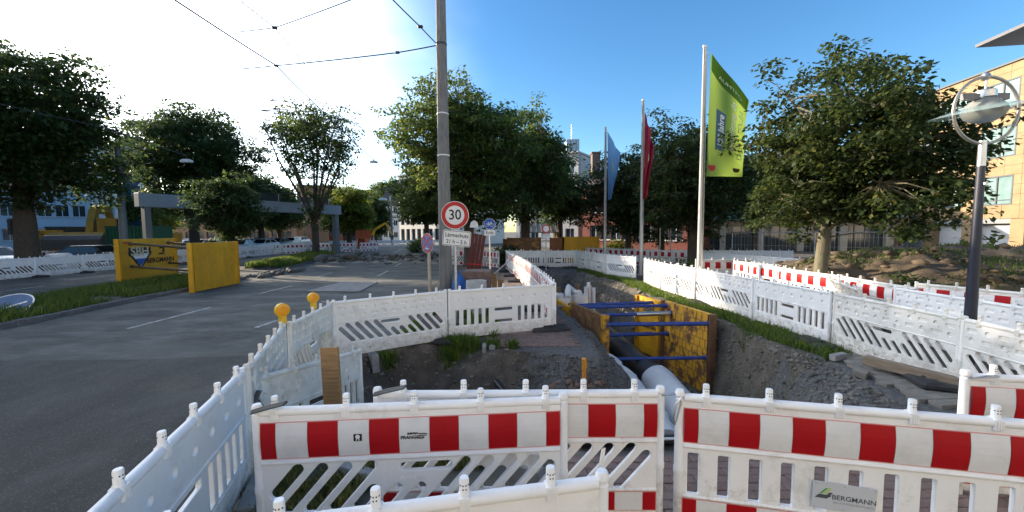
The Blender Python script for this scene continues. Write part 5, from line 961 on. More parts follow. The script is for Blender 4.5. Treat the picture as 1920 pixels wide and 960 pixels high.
def tree(label, x, y, tr, trunk_h, cz, rx, ry, rz, ncl, per, leaf, m, seed, bark=BARK, group=None, spread=0.55, limbs=7, shape=None, name='tree', stems=1, lump=0.35, twigs=0.6, lean=(0, 0), lowcut=-1.0, twr=1.0):
    ncl = int(ncl*1.2); per = int(per*1.05); leaf *= 0.80; spread *= 0.80; lump = min(0.55, lump+0.12)
    t = thing(name, label, 'tree', (x, y, 0), 0, group); rr = np.random.RandomState(seed)
    # clusters: mostly near the crown surface, lumpy outline
    P = []; lobes = rr.randn(26, 3); lobes /= np.linalg.norm(lobes, axis=1)[:, None]; lh = rr.rand(26)
    while len(P) < ncl:
        d = rr.randn(3); d /= np.linalg.norm(d)
        if d[2] < lowcut: continue
        w_ = np.max(np.exp(-((1-lobes @ d)*9))*(0.55+0.45*lh)); rad = (1-lump)+lump*w_*1.35
        r_ = rr.rand()**(0.40)*rad*(1.10 if rr.rand() < 0.14 else 0.97)
        if r_ < 0.25 and rr.rand() < 0.7: continue
        p = np.array([d[0]*rx, d[1]*ry, d[2]*rz*(1.0 if d[2] > 0 else 0.85)])*r_
        if shape is not None and not shape(p[0]/rx, p[1]/ry, p[2]/rz, rr): continue
        P.append(p+np.array([lean[0], lean[1], cz]))
    P = np.array(P)
    tk = MB(); bz = trunk_h; tip = Vector((lean[0]*0.4, lean[1]*0.4, cz+rz*0.45)); top = Vector((lean[0]*0.15, lean[1]*0.15, bz))
    if stems == 1: tk.tube([(0, 0, -0.05), (0, 0, 0.25), (lean[0]*0.08, lean[1]*0.08, bz*0.6), top, top.lerp(tip, 0.5), tip], [tr*1.5, tr*1.1, tr, tr*0.92, tr*0.5, tr*0.12], 12)
    else: tk.tube([(0, 0, -0.05), (0, 0, 0.25), (0, 0, bz*0.6), top], [tr*1.4, tr*1.1, tr, tr*1.05], 12)
    trunk = tk.build('trunk', bark, t, True)
    nodes = [(top, tr*0.6)]; lb = MB()
    idx = rr.permutation(len(P))
    for i in range(limbs):
        e = Vector(P[idx[i]]); 
        if stems > 1:
            a = 2*math.pi*i/limbs+rr.rand()*0.5; rad = (0.45+0.5*rr.rand()); e = Vector((math.cos(a)*rx*rad, math.sin(a)*ry*rad, cz+rz*(0.25+0.5*rr.rand())))
        st = top if stems > 1 else top.lerp(tip, rr.rand()*0.55); mid = st.lerp(e, 0.45)+Vector((rr.randn()*0.12*rx, rr.randn()*0.12*ry, 0.12*rz if stems == 1 else 0.22*rz)); r0 = tr*(0.42 if stems == 1 else 0.40)
        lb.tube([st, st.lerp(mid, 0.5)+Vector((0, 0, 0.03*rz)), mid, e], [r0, r0*0.8, r0*0.6, r0*0.12], 7)
        for s in (0.35, 0.6, 0.85, 1.0): nodes.append((mid.lerp(e, s), r0*0.3))
        nodes.append((mid, r0*0.5))
    lb.build('limbs', bark, t, True)
    N = np.array([tuple(p[0]) for p in nodes]+[tuple(top.lerp(tip, s)) for s in (0.2, 0.4, 0.6, 0.8, 1.0)]); tw = MB()
    for p in P[rr.rand(len(P)) < twigs]:
        dd = np.linalg.norm(N-p, axis=1)+0.25*np.abs(N[:, 2]-p[2]); q = Vector(N[np.argmin(dd)]); e = Vector(p); md = q.lerp(e, 0.5)+Vector((rr.randn()*0.08, rr.randn()*0.08, 0.06))*rx*0.4
        tw.tube([q, md, e], [0.022*twr, 0.014*twr, 0.006*twr], 4, cap=False)
    tw.build('twigs', bark, t, True, fix=False)['kind'] = 'stuff'
    crown(t, 'crown', P, per, leaf, spread, m, seed+1)
    return t
# right: the near plane tree behind the verge fence
c = U(1538, 440, 10.6)
tree('leafy tree with a pale smooth trunk behind the verge fence, before the sandstone building', c.x, 10.6, 0.16, 1.9, 4.1, 3.05, 3.1, 3.0, 760, 46, 0.15, LEAFO, 101, BARKL, spread=0.46, limbs=14, lump=0.34, twigs=0.4, lean=(0.72, 0))
c = U(1300, 440, 19.6); tree('dark leafy tree between the red and the green banner', c.x, 19.6, 0.24, 1.9, 4.6, 3.3, 3.0, 3.9, 620, 40, 0.19, LEAFO, 102, BARK, spread=0.55, limbs=8, lump=0.4, lean=(-0.3, 0))
c = U(1178, 440, 25); tree('dark leafy tree between the blue and the red banner', c.x, 25, 0.2, 1.8, 4.2, 3.4, 3.0, 3.7, 520, 40, 0.22, LEAFO, 103, BARK, spread=0.6, limbs=8)
c = U(1415, 440, 22); tree('leafy tree behind the green banner in front of the shopfront', c.x, 22, 0.2, 2.2, 4.6, 3.4, 3.0, 2.6, 380, 40, 0.2, LEAFD, 104, BARK, spread=0.6, limbs=8)
c = U(1240, 440, 31); tree('dense dark tree before the red brick house', c.x, 31, 0.25, 1.8, 4.6, 3.6, 3.0, 3.8, 380, 40, 0.26, LEAFD, 115, BARK, spread=0.8, limbs=8)
# centre trees
c = U(878, 440, 23.5); tree('big spreading tree rising behind the concrete pole', c.x+0.1, 23.5, 0.36, 2.6, 6.9, 5.2, 4.8, 5.6, 1050, 46, 0.23, LEAF, 105, BARK, spread=0.72, limbs=14, lump=0.45, twigs=0.7, twr=1.4, lean=(-0.1, 0))
c = U(985, 440, 28); tree('tall leafy tree right behind the big spreading tree', c.x, 28, 0.34, 3.0, 6.4, 4.1, 4.0, 4.6, 640, 44, 0.26, LEAF, 106, BARK, spread=0.8, limbs=12, lump=0.38, twr=1.4)
c = U(800, 440, 30); tree('smaller leafy tree left of the concrete pole before the white building', c.x, 30, 0.22, 2.2, 4.6, 2.6, 2.6, 2.9, 260, 40, 0.26, LEAF, 107, BARK, spread=0.7, limbs=8)
c = U(1050, 440, 33); tree('dense leafy tree beyond the yellow steel panel', c.x, 33, 0.25, 2.6, 4.9, 3.0, 3.0, 3.0, 280, 40, 0.3, LEAFD, 108, BARK, spread=0.8, limbs=8)
# the lopped tree on the median
c = G(593, 483); LT = tree('lopped tree with bare upright limbs and a light crown on the median', c.x, c.y, 0.27, 2.9, 9.0, 4.9, 4.5, 4.9, 400, 26, 0.26, LEAF, 109, BARK, spread=0.75, limbs=13, stems=2, lump=0.46, lowcut=-0.95, shape=lambda a, b, c_, r: r.rand() < (1.0 if c_ > 0.1 else 0.42), twigs=0.6, twr=2.0)
rr_ = np.random.RandomState(5); SP = np.stack([rr_.randn(60)*0.6, rr_.randn(60)*0.6, 2.6+rr_.rand(60)*4.5], -1); SP[:, :2] *= (0.5+(SP[:, 2:3]-2.6)*0.28); crown(LT, 'sprouts', SP, 14, 0.25, 0.4, LEAF, 77)
c = U(655, 450, 45); tree('yellow green leafy tree on the far end of the median', c.x, 45, 0.28, 2.2, 4.6, 4.0, 4.0, 3.4, 420, 40, 0.32, LEAFY, 110, BARK, spread=0.9, limbs=9)
c = U(705, 450, 62); tree('dark conical evergreen before the far white houses', c.x, 62, 0.3, 1.0, 4.6, 2.8, 2.8, 4.2, 260, 36, 0.4, LEAFD, 111, BARK, spread=1.0, limbs=6)
# left: the row by the parked cars
c = U(70, 440, 20.6); tree('huge dark chestnut tree standing behind the fence on the left', c.x-0.6, 20.6, 0.46, 2.7, 7.6, 5.0, 5.0, 5.5, 1000, 46, 0.24, LEAFD, 112, BARK, spread=0.75, limbs=14, lump=0.32, twr=1.6, group=None)
c = U(330, 440, 36); tree('tall chestnut tree rising behind the left half of the gantry', c.x+1.7, 36, 0.42, 2.6, 8.9, 5.8, 5.0, 6.2, 900, 46, 0.30, LEAFD, 113, BARK, spread=0.9, limbs=12, lump=0.3, twr=1.6)
c = U(432, 440, 25.5); tree('low dark leafy tree growing in front of the gantry beam', c.x, 25.5, 0.22, 1.6, 3.9, 2.5, 2.5, 2.9, 380, 40, 0.22, LEAFD, 114, BARK, spread=0.6, limbs=8)
for i, (px_, Y, h_, lab) in enumerate(((425, 46, 6.8, 'rounded chestnut tree in the row beyond the gantry'), (490, 53, 6.2, 'rounded chestnut tree in the row beyond the gantry'), (525, 60, 5.8, 'rounded chestnut tree in the row beyond the gantry'))):
    c = U(px_, 440, Y); tree(lab, c.x, Y, 0.4, 2.4, h_, 5.0, 5.0, h_*0.72, 460, 40, 0.40, LEAFD, 120+i, BARK, spread=1.1, limbs=8, group='chestnut row beyond the gantry', twr=1.8)
for i, (x, y) in enumerate(((-27, 12.6), (-39, 24.0), (-28, 4), (-29, -5))): tree('chestnut tree added out of view on the left to shade the road', x, y, 0.42, 2.6, 7.6, 5.0, 5.0, 5.2, 620, 40, 0.34, LEAFD, 130+i, BARK, spread=0.95, limbs=9, group='added shade trees on the left')  # unseen chestnuts, added to keep the low sun off the road
for i, (px_, Y, z_) in enumerate(((258, 62, 5.5), (300, 70, 5.0))): c = U(px_, 430, Y); tree('sunny yellow green tree far behind the gantry post', c.x, Y, 0.3, 2, z_, 4.0, 4.0, 4.2, 240, 36, 0.42, LEAFY, 140+i, BARK, spread=1.2, limbs=6, group='sunny trees far behind the gantry')
c = U(730, 380, 95); tree('distant round tree on the hill behind the grey-roofed house', c.x, 95, 0.4, 6, 11.5, 5.5, 5.5, 4.5, 240, 36, 0.6, LEAF, 145, BARK, spread=1.5, limbs=6)
def bush(label, x, y, r_, h_, n, leaf, m, seed, name='bush'):
    t = thing(name, label, 'bush', (x, y, 0)); rr = np.random.RandomState(seed); P = rr.randn(n, 3); P /= np.linalg.norm(P, axis=1)[:, None]; P *= (rr.rand(n)**0.4)[:, None]; P = P*np.array([r_, r_, h_/2])+np.array([0, 0, h_/2])
    s_ = MB()
    for p in P[:12]: s_.tube([(0, 0, 0), tuple(p)], [0.02, 0.006], 4, cap=False)
    s_.build('stems', BARK, t, fix=False); crown(t, 'foliage', P, 30, leaf, 0.25*r_+0.1, m, seed+3)
c = G(782, 462); bush('low green bush beside the far road barriers', U(782, 450, 40).x, 40, 1.5, 1.5, 60, 0.2, LEAF, 151); c = U(1158, 460, 27.5); bush('bright green bush behind the yellow steel panel and the blue flagpole', c.x, 27.5, 0.9, 1.5, 60, 0.16, LEAFY, 152)
bush('rusty tinged shrub under the tree between the banners', U(1290, 480, 16.2).x, 16.2, 0.8, 0.9, 45, 0.12, LEAFO, 153); bush('green weed clump on the left shoulder of the soil mound', 10.6, 10.4, 0.8, 0.9, 45, 0.10, LEAFD, 154); bush('hedge plant by the bicycle sign', U(945, 470, 24).x, 24, 0.9, 1.3, 50, 0.14, LEAFD, 155)
# ================================================================ buildings
PL_W = mat('white_render', (0.62, 0.62, 0.60), 0.9, 0.06, 0.6, 0.1, 30, dirt=(0.4, 0.39, 0.37), damt=0.4, dscale=0.5); PL_B = mat('pale_blue_render', (0.42, 0.48, 0.55), 0.9, 0.06, 0.6); PL_G = mat('grey_render', (0.40, 0.41, 0.42), 0.9, 0.06, 0.6, dirt=(0.3, 0.3, 0.3), damt=0.4)
BRICKM = mat('red_brick_wall', (0.15, 0.05, 0.038), 0.9, 0.2, 2.0); BRICKO = mat('orange_brick_wall', (0.40, 0.20, 0.11), 0.9, 0.12, 1.0); BROWN = mat('brown_cladding', (0.15, 0.11, 0.09), 0.8, 0.15, 1.0); ROOFD = mat('dark_roof_tile', (0.06, 0.05, 0.05), 0.8, 0.2, 3)
FRW = mat('white_frame', (0.6, 0.6, 0.6), 0.5, 0.03); FRD = mat('dark_frame', (0.07, 0.08, 0.09), 0.5, 0.05); GLB = mat('blue_glass', (0.02, 0.06, 0.12), 0.1, 0.3, 0.7, spec=0.8)
def building(name, label, p0, p1, h_, depth, wall, rows, winw, winh, cols, base=1.0, fl=3.0, roof=None, frame=FRW, glass=GLASS, sill=True, rh=0.0, z0=0.0, margin=1.0, inset=0.0):
    a = Vector((p0[0], p0[1], 0)); b = Vector((p1[0], p1[1], 0)); d = b-a; L = d.length; t = thing(name, label, 'building', a, math.atan2(d.y, d.x))
    # facade with real openings: piers and spandrels
    xs = [margin+(L-2*margin)*(i+0.5)/cols for i in range(cols)]; zs = [base+fl*j for j in range(rows)]
    w_ = MB(); th = 0.35; z = z0
    for j, zb in enumerate(zs):
        w_.box((L/2, th/2, (z+zb)/2), (L, th, zb-z)); x = 0.0
        for c_ in xs: w_.box(((x+c_-winw/2)/2, th/2, zb+winh/2), (c_-winw/2-x, th, winh)); x = c_+winw/2
        w_.box(((x+L)/2, th/2, zb+winh/2), (L-x, th, winh)); z = zb+winh
    w_.box((L/2, th/2, (z+h_)/2), (L, th, h_-z)); w_.box((L/2, depth/2+0.5, (h_+z0)/2-0.02), (L-0.02, depth-0.3, h_-z0-0.04)); w_.build('wall', wall, t)
    first = {}
    for j, zb in enumerate(zs):
        for c_ in xs:
            if not first:
                fr = MB(); q = 0.06
                for s in (-1, 0, 1): fr.box((s*(winw/2-q/2), 0, winh/2), (q, 0.06, winh-0.004))
                fr.box((0, 0.004, q/2), (winw-q, 0.05, q)); fr.box((0, 0.004, winh-q/2), (winw-q, 0.05, q)); first['f'] = fr.build('window', frame, t); first['p'] = MB().box((0, 0.012, winh/2), (winw-q, 0.01, winh-q)).build('pane', glass, first['f'])
                if sill: first['s'] = MB().box((0, -0.22, -0.03), (winw+0.16, 0.28, 0.05)).build('sill', frame, first['f'])
                o = first['f']
            else: o = copy_tree(first['f'], t)
            o.location = (c_, 0.22, zb)
    if roof == 'gable':
        MB().prism([(-0.3, h_-0.05), (depth*0.5, h_+rh), (depth+0.5, h_-0.05)], -0.2, L+0.2, Matrix(((0, 0, 1, 0), (1, 0, 0, 0), (0, 1, 0, 0), (0, 0, 0, 1)))).build('roof', ROOFD, t)
    else: MB().box((L/2, depth/2, h_+0.08), (L+0.3, depth+0.9, 0.2)).build('roof', PL_G if roof is None else roof, t)
    return t
# left, across the carriageway (last block is out of view, added to block the low sun)
building('apartment_block', 'white apartment block with paired dark windows seen below the big left tree', U(186, 400, 52)[:2], U(222, 400, 57)[:2], 14.5, 14, PL_W, 4, 1.0, 1.5, 2, 1.6, 3.2, margin=0.3)
building('apartment_block', 'pale blue apartment block with a row of narrow windows', (-66, 43), U(184, 400, 52)[:2], 12.5, 12, PL_B, 4, 1.2, 1.5, 8, 1.4, 3.0)
building('apartment_block', 'white corner block at the left edge behind the parked cars', (-64, 20), (-66, 43), 13.5, 12, PL_W, 4, 1.3, 1.6, 9, 1.4, 3.1)
building('apartment_block', 'long white block added out of view on the left to block the sun', (-58, -16), (-63.6, 19.6), 15, 12, PL_W, 4, 1.3, 1.6, 12, 1.4, 3.2)
building('parking_hall', 'long low pale building closing the view behind the car park', U(262, 430, 92)[:2], U(556, 430, 86)[:2], 8.5, 10, BRICKO, 2, 2.2, 1.5, 14, 1.0, 3.6, frame=FRD, sill=False)
bt = U(236, 380, 60); building('glass_tower', 'narrow dark blue glass tower behind the steel mast', (bt.x-1.0, 60), (bt.x+1.4, 61), 17, 6, GLB, 5, 0.9, 1.9, 2, 1.2, 3.1, frame=PL_B, glass=GLB, sill=False, margin=0.1)
# far end of the street
building('apartment_block', 'salmon brick building behind the gantry post', U(560, 430, 88)[:2], U(628, 430, 90)[:2], 12.8, 14, BRICKO, 3, 1.8, 1.7, 7, 1.0, 3.6, frame=FRD, sill=False)
building('office_block', 'broad brown brick block behind the yellow green tree', U(632, 400, 100)[:2], U(700, 400, 100)[:2], 12.8, 12, BROWN, 3, 1.6, 1.5, 6, 1.2, 3.6, frame=FRD, sill=False)
building('town_house', 'white house with a steep dark roof at the end of the street', U(716, 430, 84)[:2], U(748, 430, 84)[:2], 7.8, 9, PL_W, 3, 0.9, 1.2, 3, 0.9, 2.6, roof='gable', rh=4.4, margin=0.2, sill=False)
building('office_block', 'white office block with tall windows behind the concrete pole', U(749, 430, 66)[:2], U(850, 430, 58)[:2], 11.5, 12, PL_W, 4, 1.0, 2.1, 9, 0.5, 2.8, margin=0.2, frame=FRD, sill=False)
building('apartment_block', 'pale grey house behind the round white sign', U(968, 430, 52)[:2], U(1084, 430, 47)[:2], 11.5, 10, PL_G, 4, 1.2, 1.4, 5, 1.0, 2.7, margin=0.3)
tw_ = U(1072, 330, 62); tt = thing('lift_tower', 'slim grey tower with an antenna above the big tree', 'tower', (tw_.x, 62, 0)); zt_ = U(1072, 264, 62).z; MB().box((0, 0, zt_/2), (2.0, 2.4, zt_), ch=0.05).build('shaft', mat('blue_grey_cladding', (0.30, 0.36, 0.42), 0.6, 0.05, 1), tt); MB().box((0.5, -1.22, zt_/2), (0.06, 0.06, zt_*0.98)).box((-0.4, -1.22, zt_/2), (0.06, 0.06, zt_*0.98)).build('cladding_joint', FRD, tt); MB().tube([(0, 0, zt_), (0, 0, U(1072, 234, 62).z)], 0.08, 8).build('antenna', STEEL, tt)
building('brick_house', 'red brick house behind the trees with the banners', U(1092, 430, 44)[:2], U(1300, 430, 36)[:2], 7.2, 9, BRICKM, 2, 1.3, 1.6, 8, 1.1, 3.0, roof='gable', rh=2.0, frame=FRW)
ch_ = U(1118, 320, 45); tag(MB().box((0, 0, 5.5), (0.9, 0.9, 11.0), ch=0.02).box((0, 0, 11.1), (1.1, 1.1, 0.2)).build('chimney_stack', BROWN, None, loc=(ch_.x, 45.5, 0)), 'dark brick chimney rising behind the tree by the blue banner', 'chimney')
sh = thing('shelter', 'open shelter with a ribbed grey roof beyond the far barriers', 'shelter', (U(1010, 450, 34).x, 34, 0)); z_ = U(1010, 430, 34).z; rf = MB(); RXs = Matrix.Rotation(R(24), 4, 'X'); rf.box((0, 0, z_+0.2), (3.4, 2.4, 0.06), 0, RXs)
for i in range(8): rf.box((-1.5+i*0.43, -0.02, z_+0.25), (0.05, 2.4, 0.05), 0, RXs)
rf.build('roof', mat('ribbed_grey', (0.19, 0.19, 0.19), 0.6), sh)
for x in (-1.5, 1.5):
    for y in (-0.8, 0.8): MB().box((x, y, z_/2-0.1), (0.12, 0.12, z_-0.3)).build('post', mat('shelter_yellow', (0.5, 0.4, 0.1), 0.6) if 'shelter_yellow' not in MATS else MATS['shelter_yellow'], sh)
# ---- unseen town houses added to bounce sunlight onto the barrier fronts
building('town_house', 'cream rendered town house added unseen behind the camera to bounce sunlight', (32, -9.5), (-7.6, -22), 16, 10, mat('cream_render', (0.66, 0.60, 0.50), 0.9, 0.05, 0.6), 4, 1.3, 1.7, 9, 1.4, 3.3)
building('town_house', 'white rendered town house added unseen behind the camera to bounce sunlight', (-8, -22.2), (-37, -29), 16, 10, PL_W, 4, 1.3, 1.7, 10, 1.4, 3.4)
# ---- sandstone office building on the right, each stone panel and window its own piece
SAND = mat('sandstone_panel', (0.25, 0.172, 0.092), 0.85, 0.13, 0.9, 0.25, 25, dirt=(0.33, 0.24, 0.14), damt=0.5, dscale=1.2)
Q0 = U(1935, 430, 26.0); Q1 = U(1682, 430, 36.5); d = Vector((Q1.x-Q0.x, Q1.y-Q0.y, 0)); d.normalize()
a0 = Vector((Q0.x, Q0.y, 0))-d*6.0; Lb = (Vector((Q1.x, Q1.y, 0))-a0).length
sa = thing('office_building', 'sandstone office building with dark window frames and an arcade', 'building', a0, math.atan2(d.y, d.x)+0.0)   # local -y faces away from the street, +y towards it
sgn = 1
def zp(py, Yq=30.0): return U(1850, py, Yq).z
Yr = 29.5
par = U(1850, 137, Yr).z; rows_ = [(U(1850, 387, Yr).z, U(1850, 335, Yr).z), (U(1850, 302, Yr).z, U(1850, 246, Yr).z), (U(1850, 216, Yr).z, U(1850, 165, Yr).z)]; lint = U(1850, 420, Yr).z
bay = 3.3; wn = 2.35; nb = int(Lb//bay); x_off = Lb-nb*bay
MB().box((Lb/2, -6.4, par/2), (Lb, 12, par-0.1)).build('core', PL_G, sa)
pw, ph = (bay-wn)/2, 0.62; pcache = {}
def stone(x0, x1, z0, z1):
    k = (round(x1-x0, 3), round(z1-z0, 3))
    if k not in pcache: pcache[k] = MB().box((0, 0, 0), (k[0]-0.012, 0.14, k[1]-0.012), ch=0.008).build('stone_panel', SAND, sa); o = pcache[k]
    else: o = pcache[k].copy(); col.objects.link(o); o.parent = sa
    o.location = ((x0+x1)/2, 0.07+rnd.uniform(-0.003, 0.003), (z0+z1)/2)
def strip(x0, x1, z0, z1, nx, nz):
    for i in range(nx):
        for k in range(nz): stone(x0+(x1-x0)*i/nx, x0+(x1-x0)*(i+1)/nx, z0+(z1-z0)*k/nz, z0+(z1-z0)*(k+1)/nz)
MB().box((Lb/2, -0.05, (lint+par)/2), (Lb, 0.22, par-lint)).build('backing', mat('joint_backing', (0.16, 0.12, 0.07), 0.9), sa)  # brown wall behind the stone panels, showing in their joints
fo = None
for i in range(nb):
    x0 = x_off+i*bay; x1 = x0+bay
    for j, (zb, zt2) in enumerate(rows_):
        strip(x0, x0+pw, zb, zt2, 1, 3); strip(x1-pw, x1, zb, zt2, 1, 3)
        up = rows_[j+1][0] if j+1 < len(rows_) else par
        strip(x0, x1, zt2, up, 3, 2 if j < 2 else 2)
        if fo is None or fo[1] != round(zt2-zb, 3) and j == 0:
            fr = MB(); hw = zt2-zb; q = 0.09
            for s in (-1, -0.12, 1): fr.box((s*(wn/2-q/2), 0, hw/2), (q, 0.10, hw-0.004))
            fr.box((0, 0.003, q/2), (wn-q, 0.09, q)); fr.box((0, 0.003, hw-q/2), (wn-q, 0.09, q)); fr.box((0, 0.003, hw*0.17), (wn-q, 0.07, 0.05)); f0 = fr.build('window', FRD, sa); MB().box((0, -0.02, hw/2), (wn-q, 0.012, hw-q)).build('pane', GLASSG, f0); MB().box((wn*0.2, -0.055, hw*0.55), (wn*0.26, 0.02, hw*0.8)).build('blind', mat('blind_white', (0.55, 0.58, 0.52), 0.8), f0); fo = (f0, round(hw, 3)); o = f0
        else: o = copy_tree(fo[0], sa)
        o.location = (x0+bay/2, 0.10, zb); o.scale = (1, 1, (zt2-zb)/fo[1])
    strip(x0, x1, lint+0.36, rows_[0][0], 3, 1)
    MB().box((x0+bay/2, 0.06, lint+0.18), (bay-0.9, 0.1, 0.34)).build('lintel_panel', mat('lintel_grey', (0.19, 0.195, 0.20), 0.6) if 'lintel_grey' not in MATS else MATS['lintel_grey'], sa)
    cl = MB().box((0, 0, lint/2+0.16), (0.86, 0.6, lint+0.34), ch=0.01).build('column', SAND, sa); cl.location = (x0, -0.1, 0)
MB().box((Lb/2, -1.8, lint/2), (Lb-0.4, 0.1, lint-0.06)).build('arcade_wall', GLASS, sa)
MB().box((Lb/2, 0.05, par+0.06), (Lb+0.1, 0.5, 0.12)).build('parapet_cap', FRD, sa)
pz = par+0.1; ph_ = thing('x', 'x', 'x'); bpy.data.objects.remove(ph_)
pent = MB().box((Lb*0.26, -4.0, pz+0.9), (Lb*0.48, 5.5, 1.8)).build('penthouse', GLASSG, sa); fr = MB()
for k in range(9): fr.box((Lb*0.03+k*Lb*0.055, -1.22, pz+0.9), (0.10, 0.10, 1.8))
fr.box((Lb*0.25, -1.2, pz+1.3), (Lb*0.46, 0.5, 0.14)); fr.build('penthouse_frame', FRD, pent)
MB().box((Lb*0.25, -3.4, pz+1.95), (Lb*0.46+3.4, 8.4, 0.22)).build('penthouse_roof', mat('roof_underside', (0.10, 0.10, 0.11), 0.6), sa)
# ---- pillared shopfront with a green canopy
s0, s1 = U(1215, 440, 42), U(1700, 440, 34); d = Vector((s1.x-s0.x, s1.y-s0.y, 0)); L = d.length; sf = thing('shopfront', 'low shopfront with pale pillars, dark glazing and a green canopy', 'building', (s0.x, s0.y, 0), math.atan2(d.y, d.x)); hc = U(1460, 412, 38).z
MB().box((L/2, 4.0, 2.5), (L, 7, 5.0)).build('wall', PL_G, sf); MB().box((L/2, 0.42, hc/2), (L-0.2, 0.08, hc)).build('glazing', GLASS, sf)
MB().prism([(-1.0, hc), (0.4, hc), (0.4, hc+1.1), (-0.2, hc+0.9), (-0.8, hc+0.35)], 0, L, Matrix(((0, 0, 1, 0), (1, 0, 0, 0), (0, 1, 0, 0), (0, 0, 0, 1)))).build('canopy', mat('green_canopy', (0.13, 0.24, 0.21), 0.5, 0.08, 1), sf)
MB().box((L/2, 0.2, hc-0.35), (L, 0.2, 0.6)).build('fascia', mat('fascia_beige', (0.28, 0.24, 0.19), 0.8), sf); k = 0; x = 0.6
while x < L:
    MB().box((x, 0.1, hc/2), (0.55, 0.5, hc), ch=0.01).build('pillar', mat('pillar_beige', (0.38, 0.34, 0.27), 0.85, 0.1, 2) if 'pillar_beige' not in MATS else MATS['pillar_beige'], sf)
    for q in (0.9, 1.7, 2.5): MB().box((x+q, 0.34, hc*0.45), (0.06, 0.06, hc*0.9)).build('mullion', FRD, sf)
    x += 3.3
# mobile wire fence panels in front of it
def wirefence(p, q, lab):
    a = Vector((p[0], p[1], 0)); b = Vector((q[0], q[1], 0)); d = b-a; L = d.length; t = thing('wire_fence_panel', lab, 'fence', a, math.atan2(d.y, d.x), 'mobile wire fence panels by the soil mound')
    MB().tube([(0, 0, 0.1), (0, 0, 2.0), (L, 0, 2.0), (L, 0, 0.1), (0, 0, 0.1)], 0.022, 6).build('frame', STEEL, t, True); m = MB()
    for i in range(1, 22): m.tube([(L*i/22, 0, 0.1), (L*i/22, 0, 2.0)], 0.003, 3, cap=False)
    for z in (0.5, 0.95, 1.4, 1.8): m.tube([(0, 0, z), (L, 0, z)], 0.004, 3, cap=False)
    m.build('mesh_wires', STEEL, t, fix=False)
for i, ((ax, ay), (bx2, by2)) in enumerate((((10.9, 19.0), (12.6, 16.2)), ((12.7, 16.1), (14.6, 14.0)))): wirefence((ax, ay), (bx2, by2), 'mobile wire mesh fence panel between the soil mound and the shopfront')
for i, px_ in enumerate((1237, 1257, 1428)):
    c = U(px_, 470, 21+i); tag(MB().tube([(0, 0, 0), (0, 0, 2.3)], 0.03, 6).build('slim_post', STEEL, None, loc=(c.x, 21+i, 0)), 'slim steel post behind the red and white barriers', 'post', 'slim posts behind the barriers')
# ================================================================ vehicles
def car_proto():
    t = thing('parked_car', '', 'car'); W2 = 0.86
    prof = [(-2.1, 0.35), (-2.12, 0.62), (-1.95, 0.78), (-1.0, 0.92), (1.55, 0.98), (2.0, 0.95), (2.1, 0.7), (2.1, 0.35)]; b = MB(); n = len(prof); rings = []
    for y, s, dz in ((-W2, 0.96, 0.0), (-W2*0.96, 1.0, 0.02), (W2*0.96, 1.0, 0.02), (W2, 0.96, 0.0)): rings.append([(x*s, y, 0.3+(z-0.3)*(s if s < 1 else 1)+dz) for x, z in prof])
    vs = [p for r_ in rings for p in r_]; fs = [tuple(range(n)), tuple(range(4*n-1, 3*n-1, -1))]
    for a in range(3):
        for i in range(n): fs.append((a*n+i, a*n+(i+1) % n, (a+1)*n+(i+1) % n, (a+1)*n+i))
    b.add(vs, fs); roof_ = [(-0.35, 1.38), (1.0, 1.40)]
    g = [(-1.05, 0.9), (-0.3, 1.36), (1.0, 1.38), (1.65, 0.96)]; gb = MB(); V = []
    for y, s in ((-0.80, 1), (-0.62, 2), (0.62, 2), (0.80, 1)):
        for k, (x, z) in enumerate(g): V.append((x, y if k in (0, 3) else y*0.84, z if s == 1 or k in (0, 3) else z+0.03))
    F_ = [(0, 1, 2, 3), (15, 14, 13, 12)]
    for a in range(3):
        for i in range(3): F_.append((a*4+i, a*4+i+1, a*4+5+i, a*4+4+i))
    gb.add(V, F_, 0)
    b.build('body', [mat('car_paint', (0.5, 0.5, 0.5), 0.25, 0.02, spec=0.6)], t, True); gb.build('windows', mat('car_glass', (0.015, 0.018, 0.02), 0.06, 0.1, spec=0.8), t)
    rfm = MB().box((0.35, 0, 1.405), (1.35, 1.10, 0.05), ch=0.015)
    for s in (-1, 1):
        rfm.tube([(-1.02, s*0.78, 0.92), (-0.30, s*0.66, 1.38), (1.0, s*0.66, 1.40), (1.62, s*0.78, 0.98)], 0.035, 5); rfm.tube([(0.3, s*0.80, 0.92), (0.32, s*0.67, 1.38)], 0.035, 5)
    rfm.build('roof', MATS['car_paint'], t, True)
    RX = Matrix.Rotation(math.pi/2, 4, 'X')
    for x in (-1.3, 1.3):
        for y in (-0.78, 0.78):
            w_ = MB().lathe([(0.2, -0.1), (0.31, -0.09), (0.32, 0), (0.31, 0.09), (0.2, 0.1)], 18, (x, y, 0.32), RX).build('wheel', RUBBER, t, True); MB().lathe([(0.19, -0.105), (0.19, 0.105)], 14, (x, y, 0.32), RX).build('rim', GALV, w_)
    for y in (-0.62, 0.62): MB().box((-2.06, y, 0.66), (0.12, 0.3, 0.12), ch=0.02).build('headlight', SWHITE, t); MB().box((2.06, y, 0.78), (0.08, 0.28, 0.12), ch=0.02).build('tail_light', SRED, t)
    return t
cp0 = car_proto(); usedc = [False]
CP = {k: mat('paint_'+k, c, 0.25, 0.02, spec=0.6) for k, c in dict(white=(0.7, 0.7, 0.7), black=(0.02, 0.02, 0.022), silver=(0.4, 0.41, 0.42), grey=(0.12, 0.125, 0.13), blue=(0.03, 0.06, 0.2), red=(0.3, 0.02, 0.02)).items()}
